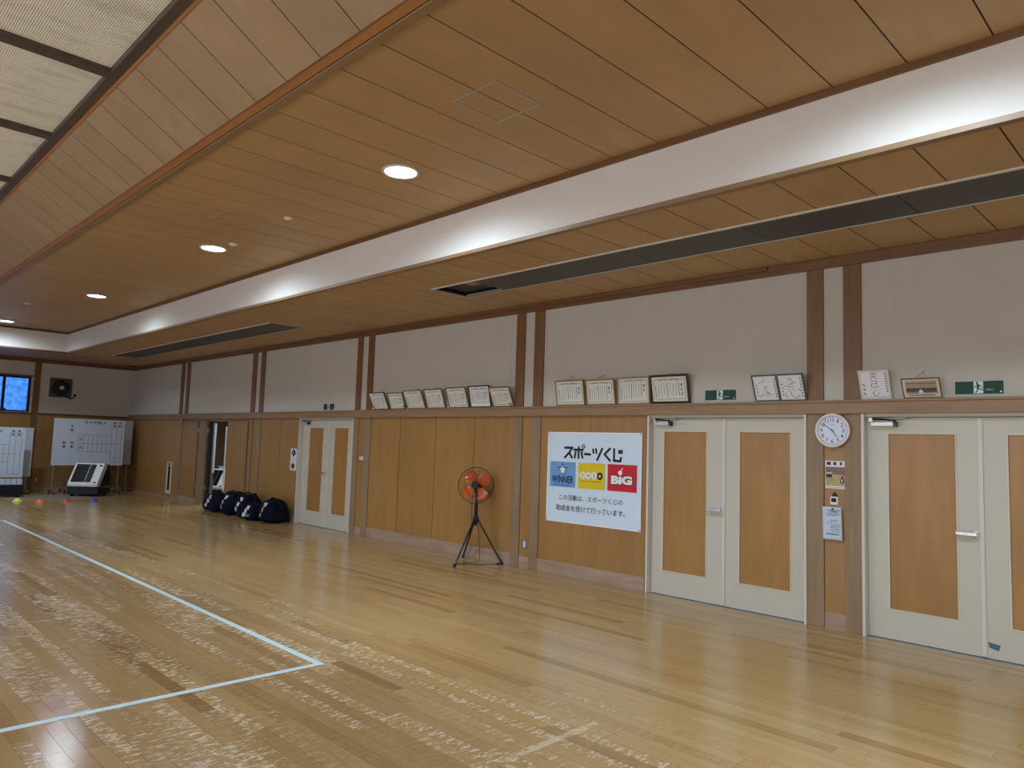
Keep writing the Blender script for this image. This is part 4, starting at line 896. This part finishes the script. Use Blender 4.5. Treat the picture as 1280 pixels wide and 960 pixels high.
for k, ch in enumerate('克己心'): text(ch, W * 0.38, W * 0.62, H * (0.69 - 0.29 * k), H * (0.92 - 0.29 * k), -0.0049, M['ink'], c, weight=-0.01)
m = MB()
for j in range(8):
    m.stroke([(W - 0.036, H - 0.035 - j * 0.024), (W - 0.026, H - 0.044 - j * 0.024)], 0.007, -0.0049, 0.0003); m.stroke([(W - 0.038, H - 0.044 - j * 0.024), (W - 0.024, H - 0.034 - j * 0.024)], 0.0028, -0.0049, 0.0003)
for j in range(3):
    m.stroke([(0.030, 0.145 - j * 0.042), (0.046, 0.128 - j * 0.042)], 0.008, -0.0049, 0.0003); m.stroke([(0.034, 0.128 - j * 0.042), (0.044, 0.146 - j * 0.042)], 0.003, -0.0049, 0.0003)
m.obj('written_columns', M['ink'], c, kind='stuff')
# group photo
t, W, H = pic('framed_photo', 2.138, 1.830, 0, 2.318, -0.128, 'brownframe', 0.009, 'dark framed old group photograph hanging from a cord above the nearest door', 'framed photo', cord=0.075)
MB().box(0.009, W - 0.009, 0.009, H - 0.009, -0.010, -0.006).obj('mount', M['creamframe'], t)
ph = MB().box(0.030, W - 0.030, 0.042, H - 0.026, -0.0059, -0.0055).obj('photograph', M['photo_sky'], t); z = -0.0054
m = MB().box(0.032, W - 0.032, 0.058, 0.098, z, z + 0.0002)
m.obj('crowd_rows', M['ink'], ph); m = MB()
for j in range(3):
    for k in range(15): m.disc((0.040 + k * 0.0162 + (j % 2) * 0.006, 0.068 + j * 0.015), 0.0042, z + .0003, z + .0005, 8)
m.obj('faces', M['photo_sky'], ph, kind='stuff')
MB().prism([(0.13, 0.048), (0.165, 0.048), (0.165, 0.070), (0.148, 0.084), (0.13, 0.070)], z + .0006, z + .0008, 'Z').obj('trophy_print', M['paper_w'], ph)
m = MB(); m.stroke([(0.035, H - 0.05), (W - 0.035, H - 0.052)], 0.008, z, .0003)
m.obj('roof_print', M['brownframe'], ph); m = MB()
for k in range(11): m.stroke([(0.05 + k * 0.019, 0.026), (0.06 + k * 0.019, 0.030)], 0.009, -0.0058, 0.0003)
m.obj('caption_print', M['redframe'], t, kind='stuff')

# ------------------------------------------------------------------ floor fan
fn = empty('floor_fan', (-0.25, 7.54, 0), label='black tripod floor fan with orange blades standing by the wall', cat='fan')
def tip(p): return (p[0] + 0.25, p[1] - 7.54, p[2])
HUB = (0.0, 0.0, 0.60)
for f in ((-0.711, 7.419), (-0.035, 7.215), (-0.072, 7.976)):
    e = tip((f[0], f[1], 0.012)); l = MB().tube([(e[0] * 0.08, e[1] * 0.08, 0.585), e], 0.0135, 10).obj('leg', M['steel_dark'], fn, smooth=True)
    MB().tube([(e[0] * 0.97, e[1] * 0.97, 0.03), (e[0] * 1.01, e[1] * 1.01, 0.0)], 0.018, 10).obj('rubber_foot', M['black'], l)
MB().lathe([(0.0, 0.53), (0.03, 0.53), (0.045, 0.56), (0.045, 0.60), (0.028, 0.64), (0.0, 0.64)], 20).obj('tripod_collar', M['black'], fn, smooth=True)
MB().tube([(0, 0, 0.5), (0, 0, 0.96)], 0.017, 12).obj('pole', M['steel_dark'], fn, smooth=True)
MB().tube([(0, 0, 0.62), (0, 0, 0.80)], 0.024, 12).obj('pole_sleeve', M['black'], fn, smooth=True)
FD = Vector((-0.80, -0.55, 0.16)).normalized(); rot = FD.to_track_quat('Z', 'Y'); 
hd = bpy.data.objects.new('fan_head', None); 
FC = Vector((-0.02, 0.0, 1.055)); Rh = rot.to_matrix()
def headobj(mb, name, m, parent=fn, smooth=False):
    mb.v = [tuple(Rh @ Vector(v) + FC) for v in mb.v]; return mb.obj(name, m, parent, smooth=smooth)
headobj(MB().lathe([(0.0, -0.19), (0.05, -0.185), (0.062, -0.16), (0.062, -0.07), (0.04, -0.055), (0.0, -0.055)], 24), 'motor_housing', M['black'], smooth=True)
MB().tube([FC + Rh @ Vector((0, 0, -0.12)), FC + Vector((0.01, 0.0, -0.10)), Vector((0, 0, 0.93))], 0.022, 10).obj('tilt_neck', M['black'], fn, smooth=True)
hub = headobj(MB().lathe([(0.0, -0.05), (0.045, -0.05), (0.045, 0.012), (0.03, 0.025), (0.0, 0.028)], 24), 'blade_hub', M['steel_dark'], smooth=True)
for k in range(4):
    a0 = math.pi / 2 * k + 0.55; vs = []; nr, na = 9, 8
    for i in range(nr + 1):
        r = 0.035 + 0.188 * i / nr; wdt = (0.28 + 0.95 * math.sin(math.pi * min(1, (i + 1.2) / (nr + 1.9))) ** 0.8) * 0.80
        for j in range(na + 1):
            s_ = j / na - 0.5; an = a0 + s_ * wdt * 1.3 + 0.12 * i / nr; vs.append((r * math.cos(an), r * math.sin(an), -0.015 + s_ * 0.055 + 0.006 * math.sin(i)))
    mb = MB().add(vs, [(i * (na + 1) + j, i * (na + 1) + j + 1, (i + 1) * (na + 1) + j + 1, (i + 1) * (na + 1) + j) for i in range(nr) for j in range(na)])
    o = headobj(mb, 'blade', M['blade'], smooth=True); o.modifiers.new('s', 'SOLIDIFY').thickness = 0.003
g = MB(); RR = 0.250
def ring(mb, R, z, r, n=56): 
    mb.tube([(R * math.cos(2 * math.pi * i / n), R * math.sin(2 * math.pi * i / n), z) for i in range(n + 1)], r, 6)
ring(g, RR, 0.0, 0.0045); ring(g, RR, -0.012, 0.0035); headobj(g, 'guard_rim', M['black'])
for nm, sg in (('front_guard', 1), ('rear_guard', -1)):
    g = MB(); zc = 0.055 * sg - (0.02 if sg < 0 else 0); ring(g, 0.05, zc, 0.002, 24); ring(g, 0.16, zc * 0.85, 0.0012, 36)
    for i in range(44):
        a = 2 * math.pi * i / 44; c_, s_ = math.cos(a), math.sin(a)
        g.tube([(0.05 * c_, 0.05 * s_, zc), (0.15 * c_, 0.15 * s_, zc * 0.9), (0.225 * c_, 0.225 * s_, zc * 0.55), (RR * c_, RR * s_, 0)], 0.0008, 4)
    headobj(g, nm, M['steel_dark'])
headobj(MB().disc((0, 0), 0.05, 0.052, 0.060, 28), 'guard_badge', M['black'])
cbl = [(0.01, 0.0, 0.95), (0.03, -0.01, 0.55), (0.045, -0.03, 0.35), (0.05, -0.05, 0.12), (0.03, -0.06, 0.03), (-0.08, -0.02, 0.008), (-0.22, 0.05, 0.006), (-0.33, 0.07, 0.006), (-0.30, 0.0, 0.006), (-0.12, -0.12, 0.006), (0.05, -0.22, 0.006), (0.16, -0.30, 0.006)]
def smooth_path(p, n=6):
    p = [Vector(q) for q in p]; out = []
    for i in range(len(p) - 1):
        a, b, c, d = p[max(i - 1, 0)], p[i], p[i + 1], p[min(i + 2, len(p) - 1)]
        for k in range(n):
            t = k / n; out.append(0.5 * ((2 * b) + (c - a) * t + (2 * a - 5 * b + 4 * c - d) * t * t + (3 * b - a - 3 * c + d) * t ** 3))
    return out + [p[-1]]
MB().tube(smooth_path(cbl), 0.0038, 6).obj('power_cable', M['black'], fn, smooth=True)
MB().box(0.15, 0.185, -0.32, -0.29, 0.0, 0.022).obj('plug', M['black'], fn, bevel=0.003)

# ------------------------------------------------------------------ navy bags
def bag(x, y, w, d, h, seed, label, yaw=0.0, lean=0.0, patch=False, strap=1):
    t = empty('sports_bag', (x, y, 0), Matrix.Rotation(yaw, 3, 'Z'), label=label, cat='bag', group='navy equipment bags along the wall')
    bm = bmesh.new(); bmesh.ops.create_uvsphere(bm, u_segments=36, v_segments=24, radius=1.0)
    for v in bm.verts:
        n = v.co.normalized(); e = 0.62
        p = Vector([math.copysign(abs(c) ** e, c) for c in n]); k = noise.noise(n * 1.7 + Vector((seed, 0, 0))) * 0.22 + noise.noise(n * 4.5 + Vector((0, seed, 0))) * 0.07
        p *= (1 + k); z = (p.z + 1) / 2; z = max(0.0, z) 
        tp = 1.0 - 0.42 * max(0, z - 0.30) ** 1.3
        v.co = (p.x * d / 2 * tp, p.y * w / 2 * tp + lean * z * 0.15, max(0.0, min(1.12, z)) * h)
    me = bpy.data.meshes.new('body'); bm.to_mesh(me); bm.free(); me.materials.append(M['navy'])
    for p in me.polygons: p.use_smooth = True
    o = bpy.data.objects.new('body', me); COL.objects.link(o); o.parent = t
    from mathutils.bvhtree import BVHTree
    bv = BVHTree.FromPolygons([v.co for v in me.vertices], [tuple(p.vertices) for p in me.polygons])
    # white lettering patches running diagonally down the side that faces the hall (-x)
    for k in range(3):
        yy = w * (0.10 - 0.09 * k) * -1 + 0.02; zz = h * (0.78 - 0.21 * k); vs = []
        q = [(-0.035, -0.030), (0.035, -0.040), (0.042, 0.024), (-0.028, 0.034)]
        cuts = [(-0.046, -0.034, -0.020, 0.036), (-0.012, -0.046, 0.010, 0.034), (0.018, -0.040, 0.046, 0.030)]
        mb = MB()
        for (a, b0, c, b1) in cuts + [(-0.032, -0.006, 0.034, 0.008)]:
            ring_ = []
            for (u, v_) in ((a, b0), (c, b0), (c, b1), (a, b1)):
                for off in (0,):
                    hit = bv.ray_cast(Vector((-2, yy - u, zz + v_)), Vector((1, 0, 0)))
                    X = hit[0].x if hit[0] else -d / 2
                    ring_.append((X - 0.004, yy - u, zz + v_))
            mb.add(ring_ + [(r[0] - 0.002, r[1], r[2]) for r in ring_], [(0, 1, 2, 3), (4, 5, 6, 7), (0, 1, 5, 4), (1, 2, 6, 5), (2, 3, 7, 6), (3, 0, 4, 7)])
        mb.obj('white_lettering', M['white'], t)
    if strap:
        MB().tube(smooth_path([(0, -w * 0.15, h * 0.96), (0.0, -w * 0.38, h * 0.92), (0.0, -w * 0.52, h * 0.72), (0.0, -w * 0.62, h * 0.62)]), 0.03, 8, 0.016).obj('carry_strap', M['navy2'], t, smooth=True)
    MB().tube(smooth_path([(-d * 0.2, w * 0.28, h * 0.80), (-d * 0.1, w * 0.1, h * 1.02), (-d * 0.05, -w * 0.1, h * 1.02), (-d * 0.1, -w * 0.25, h * 0.88)]), 0.014, 8).obj('handle', M['navy2'], t, smooth=True)
    if patch:
        hit = bv.ray_cast(Vector((-2, -w * 0.18, h * 0.32)), Vector((1, 0, 0))); X = hit[0].x if hit[0] else -d / 2
        MB().box(X - 0.012, X + 0.02, -w * 0.18 - 0.07, -w * 0.18 + 0.07, h * 0.25, h * 0.42).obj('grey_patch', M['greypatch'], t, bevel=0.008)
    return t
bag(-0.34, 15.76, 0.72, 0.50, 0.41, 1.3, 'navy bag farthest from the doors, lowest, below the open storage doorway', lean=-0.5)
bag(-0.33, 14.98, 0.60, 0.50, 0.47, 5.1, 'rounded navy bag second in the row, just past the storage doorway', lean=-0.3)
bag(-0.33, 14.30, 0.54, 0.50, 0.48, 9.4, 'navy bag in the middle of the row with drooping strap', lean=0.3)
bag(-0.45, 13.75, 0.44, 0.44, 0.33, 12.2, 'low navy bag with a grey patch, leaning forward in the row', patch=True, strap=0)
bag(-0.32, 13.22, 0.48, 0.52, 0.45, 17.7, 'navy bag nearest the far double door with strap stretching to the frame', lean=0.3)

# ------------------------------------------------------------------ far end: scoreboards, heaters, wall fan, cones, mat
def FX(name, x, y, z, **kw): return empty(name, (x, y, z), R_FAR, **kw)
def board(x, y, W, z0, z1, label, full=True, group=None):
    t = FX('scoreboard', x, y, 0.0, label=label, cat='scoreboard', group='wheeled white scoreboards'); H = z1
    MB().box(0, W, z0, z1, -0.02, 0.0).obj('board_panel', M['board'], t, bevel=0.004)
    m = MB(); s = 0.012
    m.box(-s, W + s, z1, z1 + s, -0.025, 0.004).box(-s, W + s, z0 - s, z0, -0.025, 0.004).box(-s, 0, z0, z1, -0.025, 0.004).box(W, W + s, z0, z1, -0.025, 0.004); m.obj('edge_frame', M['white'], t)
    for u in (0.06, W - 0.06):
        p = MB().tube([(u, 0.09, -0.045), (u, z1 - 0.03, -0.045)], 0.018, 10).obj('stand_post', M['steel'], t, smooth=True)
        f = MB().box(u - 0.025, u + 0.025, 0.06, 0.095, -0.30, 0.24).obj('stand_foot', M['steel'], t, bevel=0.003)
        for w_ in (-0.27, 0.21): MB().disc((w_, 0.03), 0.030, u - 0.014, u + 0.014, 16, 'X').obj('caster', M['black'], f) if False else f and MB().add([], []).box(u - 0.016, u + 0.016, 0.0, 0.06, w_ - 0.028, w_ + 0.028).obj('caster', M['black'], f, bevel=0.012)
    MB().tube([(0.06, 0.30, -0.045), (W - 0.06, 0.30, -0.045)], 0.012, 8).obj('cross_bar', M['steel'], t, smooth=True)
    return t
def cells(t, ox, z, LW=0.006):
    """line grid and heading characters of a kendo scoreboard; ox: local x of the left edge of the grid"""
    m = MB(); Z0 = 0.0012
    X0 = ox; cw = 0.112; n = 7; xe = X0 + cw * n; m1, m2, m3 = z + 0.795, z + 0.565, z + 0.355
    for v in (m1, m3): m.stroke([(X0, v), (xe, v)], LW, Z0, .0004)
    m.stroke([(X0, m2), (xe + 0.25, m2)], LW, Z0, .0004)
    for k in range(n + 1): m.stroke([(X0 + cw * k, m3 if k < n else z + 0.07), (X0 + cw * k, m1 if k < n else z + 1.08)], LW, Z0, .0004)
    for a in (0.125, 0.25): m.stroke([(xe + a, z + 0.07), (xe + a, z + 1.08)], LW, Z0, .0004)
    m.stroke([(xe, z + 1.08), (xe + 0.25, z + 1.08)], LW, Z0, .0004); m.stroke([(xe, z + 0.07), (xe + 0.25, z + 0.07)], LW, Z0, .0004)
    m.obj('printed_grid', M['ink'], t)
    return X0, cw, xe
b1 = board(-2.178, 21.80, 1.675, 0.745, 1.945, 'white wheeled scoreboard with printed grid standing behind the heater', True)
X0, cw, xe = cells(b1, 0.585, 0.745)
zt = 1.945 - 0.09
for k, ch in enumerate('先次中副大'): text(ch, X0 + cw * (1 + k) - 0.01, X0 + cw * (1 + k) + 0.075, zt - 0.02, zt + 0.06, 0.0008, M['ink'], b1, weight=0.01)
for k, s_ in enumerate(('勝数', '本数')):
    for j, ch in enumerate(s_): text(ch, xe + 0.03 + 0.125 * k, xe + 0.105 + 0.125 * k, zt - 0.09 * j - 0.005, zt + 0.06 - 0.09 * j, 0.0008, M['ink'], b1, weight=0.01)
for k, (s_, u, v) in enumerate((('主審', 0.37, 1.80), ('副審', 0.21, 1.36), ('副審', 0.39, 1.36))):
    for j, ch in enumerate(s_): text(ch, u, u + 0.075, v - 0.105 * j - 0.07, v - 0.105 * j, 0.0008, M['ink'], b1, weight=0.015)
text('赤', X0 + 0.02, X0 + 0.09, 0.745 + 0.635, 0.745 + 0.715, 0.0008, M['ink'], b1); text('白', X0 + 0.02, X0 + 0.09, 0.745 + 0.42, 0.745 + 0.50, 0.0008, M['ink'], b1)
board(-1.80, 22.36, 1.68, 0.745, 1.955, 'second white scoreboard stored directly behind the gridded one, only its edge showing')
b2 = board(-4.55, 21.45, 1.67, 0.46, 1.655, 'white wheeled scoreboard cut off at the picture edge, near the window')
X0, cw, xe = cells(b2, 0.575, 0.46)
zt = 1.655 - 0.10
for k, ch in enumerate('先次中副大'): text(ch, X0 + cw * (1 + k) - 0.01, X0 + cw * (1 + k) + 0.075, zt - 0.02, zt + 0.06, 0.0008, M['ink'], b2, weight=0.01)
for k, s_ in enumerate(('勝数', '本数')):
    for j, ch in enumerate(s_): text(ch, xe + 0.03 + 0.125 * k, xe + 0.105 + 0.125 * k, zt - 0.09 * j - 0.005, zt + 0.06 - 0.09 * j, 0.0008, M['ink'], b2, weight=0.01)
board(-4.29, 21.90, 1.67, 0.45, 1.665, 'white scoreboard standing just behind the one near the window')
# low rack of pale cards under that board
rk = FX('card_rack', -4.60, 20.88, 0.0, label='low black rack of pale blue name plates under the scoreboard near the window', cat='rack')
MB().box(0, 1.66, 0.10, 0.30, -0.26, 0.0).box(0, 1.66, 0.04, 0.10, -0.28, 0.02).obj('rack_body', M['black'], rk, bevel=0.005)
for k in range(14): MB().box(0.02 + 0.117 * k, 0.125 + 0.117 * k, 0.30, 0.445, -0.08, -0.07).obj('name_plate', M['paper_b'], rk)
for u in (0.1, 1.56):
    for w_ in (-0.25, -0.02): MB().box(u - 0.03, u + 0.03, 0.0, 0.04, w_ - 0.025, w_ + 0.025).obj('caster', M['black'], rk, bevel=0.01)

def heater(x, y, yaw, label, s=1.0):
    t = empty('portable_heater', (x, y, 0), Matrix.Rotation(yaw, 3, 'Z'), label=label, cat='heater', group='portable heaters'); t.scale = (s, s, s)
    # local: front faces -y, body leans back towards +y
    w = 0.37
    MB().prism([(-0.30, 0.06), (0.36, 0.06), (0.36, 0.20), (-0.26, 0.24)], -w, w, 'X').obj('base_tank', M['black'], t, bevel=0.01)
    prof = [(-0.295, 0.31), (-0.285, 0.245), (-0.14, 0.245), (0.19, 0.76), (0.17, 0.815), (0.09, 0.835), (0.05, 0.82)]
    MB().prism(prof, -w - 0.01, w - 0.02, 'X').obj('casing', M['white'], t, bevel=0.012)
    MB().prism([(-0.125, 0.245), (0.34, 0.245), (0.36, 0.60), (0.26, 0.80), (0.205, 0.752)], -w + 0.02, w - 0.01, 'X').obj('rear_housing', M['black'], t, bevel=0.01)
    d = Vector((0, 0.345, 0.51)).normalized(); n = Vector((0, -d.z, d.y)); o0 = Vector((0, -0.295, 0.31))
    def P(u, v, k): q = o0 + Vector((u, 0, 0)) + d * v + n * k; return tuple(q)
    def slab(u0, u1, v0, v1, k0, k1):
        c = [P(u, v, k) for k in (k0, k1) for u, v in ((u0, v0), (u1, v0), (u1, v1), (u0, v1))]
        return c, [(0, 3, 2, 1), (4, 5, 6, 7), (0, 1, 5, 4), (1, 2, 6, 5), (2, 3, 7, 6), (3, 0, 4, 7)]
    gl = MB().add(*slab(-0.32, 0.16, 0.06, 0.58, 0.001, 0.010)).obj('grille_plate', M['steel_dark'], t)
    for k in range(10): MB().add(*slab(-0.31, 0.15, 0.08 + 0.050 * k, 0.10 + 0.050 * k, 0.0105, 0.018)).obj('grille_slat', M['black'], gl)
    MB().add(*slab(0.02, 0.035, 0.07, 0.57, 0.019, 0.024)).obj('grille_rib', M['steel'], gl)
    for v in (0.03, 0.53): MB().add(*slab(0.24, 0.31, v, v + 0.04, 0.001, 0.006)).obj('control_label', M['steel_dark'], t)
    for u in (-0.29, 0.29):
        for yy in (-0.20, 0.26): MB().add(*(lambda m: (m.v, m.f))(MB().disc((yy, 0.05), 0.05, u - 0.025, u + 0.025, 18, 'X'))).obj('wheel', M['black'], t)
    MB().disc((-0.20, 0.05), 0.022, -0.317, -0.3155, 14, 'X').obj('wheel_hub', M['white'], t)
    MB().tube([(w - 0.02, 0.25, 0.62), (w + 0.06, 0.30, 0.45), (w + 0.05, 0.30, 0.22), (w, 0.26, 0.15)], 0.014, 8).obj('side_handle', M['steel_dark'], t, smooth=True)
    return t
heater(-1.53, 20.85, -0.72, 'white portable heater with black slanted grille in front of the gridded scoreboard')
heater(1.15, 19.35, -1.0, 'white portable heater with black grille seen through the storage doorway', 0.9)

vf = FX('ventilation_fan', -2.12, YF - 0.001, 2.545, label='square grey ventilation fan high on the far wall beside the window', cat='ventilation fan')
MB().box(0, 0.54, 0, 0.525, 0.0, 0.02).obj('mounting_plate', M['ventplate'], vf, bevel=0.004)
MB().lathe([(0.235, 0.021), (0.255, 0.025), (0.255, 0.06), (0.225, 0.06), (0.222, 0.021)], 40, (0.27, 0.26)).obj('fan_ring', M['ventplate'], vf, smooth=True)
MB().disc((0.27, 0.26), 0.222, 0.0202, 0.024, 40).obj('dark_opening', M['black'], vf)
for k in range(6):
    a = math.pi / 3 * k; MB().prism([(0.27 + 0.05 * math.cos(a - .5), 0.26 + 0.05 * math.sin(a - .5)), (0.27 + 0.2 * math.cos(a - .32), 0.26 + 0.2 * math.sin(a - .32)), (0.27 + 0.21 * math.cos(a + .25), 0.26 + 0.21 * math.sin(a + .25)), (0.27 + 0.05 * math.cos(a + .5), 0.26 + 0.05 * math.sin(a + .5))], 0.028 + 0.001 * k, 0.034 + 0.001 * k, 'Z').obj('fan_blade', M['steel_dark'], vf)
MB().disc((0.29, 0.265), 0.055, 0.036, 0.07, 24).obj('motor_cap', M['alu'], vf)
MB().tube(smooth_path([(0.40, 0.06, 0.03), (0.50, -0.02, 0.03), (0.58, 0.0, 0.03), (0.62, 0.07, 0.03)]), 0.014, 8).obj('pull_cord', M['black'], vf, smooth=True)
MB().box(0.595, 0.65, 0.05, 0.11, 0.01, 0.05).obj('cord_grip', M['black'], vf, bevel=0.008)

def cone(x, y, m, label):
    t = empty('marker_cone', (x, y, 0), label=label, cat='marker cone', group='flat training marker cones')
    MB().lathe([(0.095, 0.0), (0.095, 0.004), (0.088, 0.012), (0.045, 0.058), (0.026, 0.064), (0.024, 0.060), (0.042, 0.054), (0.083, 0.008), (0.083, 0.0)], 28).obj('disc', M[m], t, smooth=True)
    MB().lathe([(0.096, 0.0002), (0.104, 0.0002), (0.104, 0.004), (0.096, 0.0042)], 28).obj('rim', M[m], t, smooth=True)
cone(-3.25, 19.75, 'yellow', 'flat yellow marker cone on the floor before the scoreboards')
cone(-2.90, 19.30, 'orange', 'flat orange marker cone on the floor before the scoreboards')
cone(-2.37, 19.30, 'red', 'flat red marker cone on the floor before the heater')
cone(-1.83, 19.20, 'blue', 'flat blue marker cone on the floor, closest to the wall of bags')
mt = empty('floor_mat', (-1.95, 21.0, 0), label='thin beige mat under the heater and scoreboard feet', cat='mat')
pts = [(1.0, -0.1), (0.98, -0.45), (0.7, -0.85), (0.2, -1.2), (-0.35, -1.3), (-0.9, -1.15), (-1.35, -0.75), (-1.5, -0.1), (-1.3, 0.25), (0.8, 0.3)]
MB().prism(pts, 0.0003, 0.006, 'Z').obj('sheet', M['mat'], mt)
MB().tube([(p[0], p[1], 0.005) for p in pts + pts[:1]], 0.004, 5).obj('hemmed_edge', M['base'], mt)
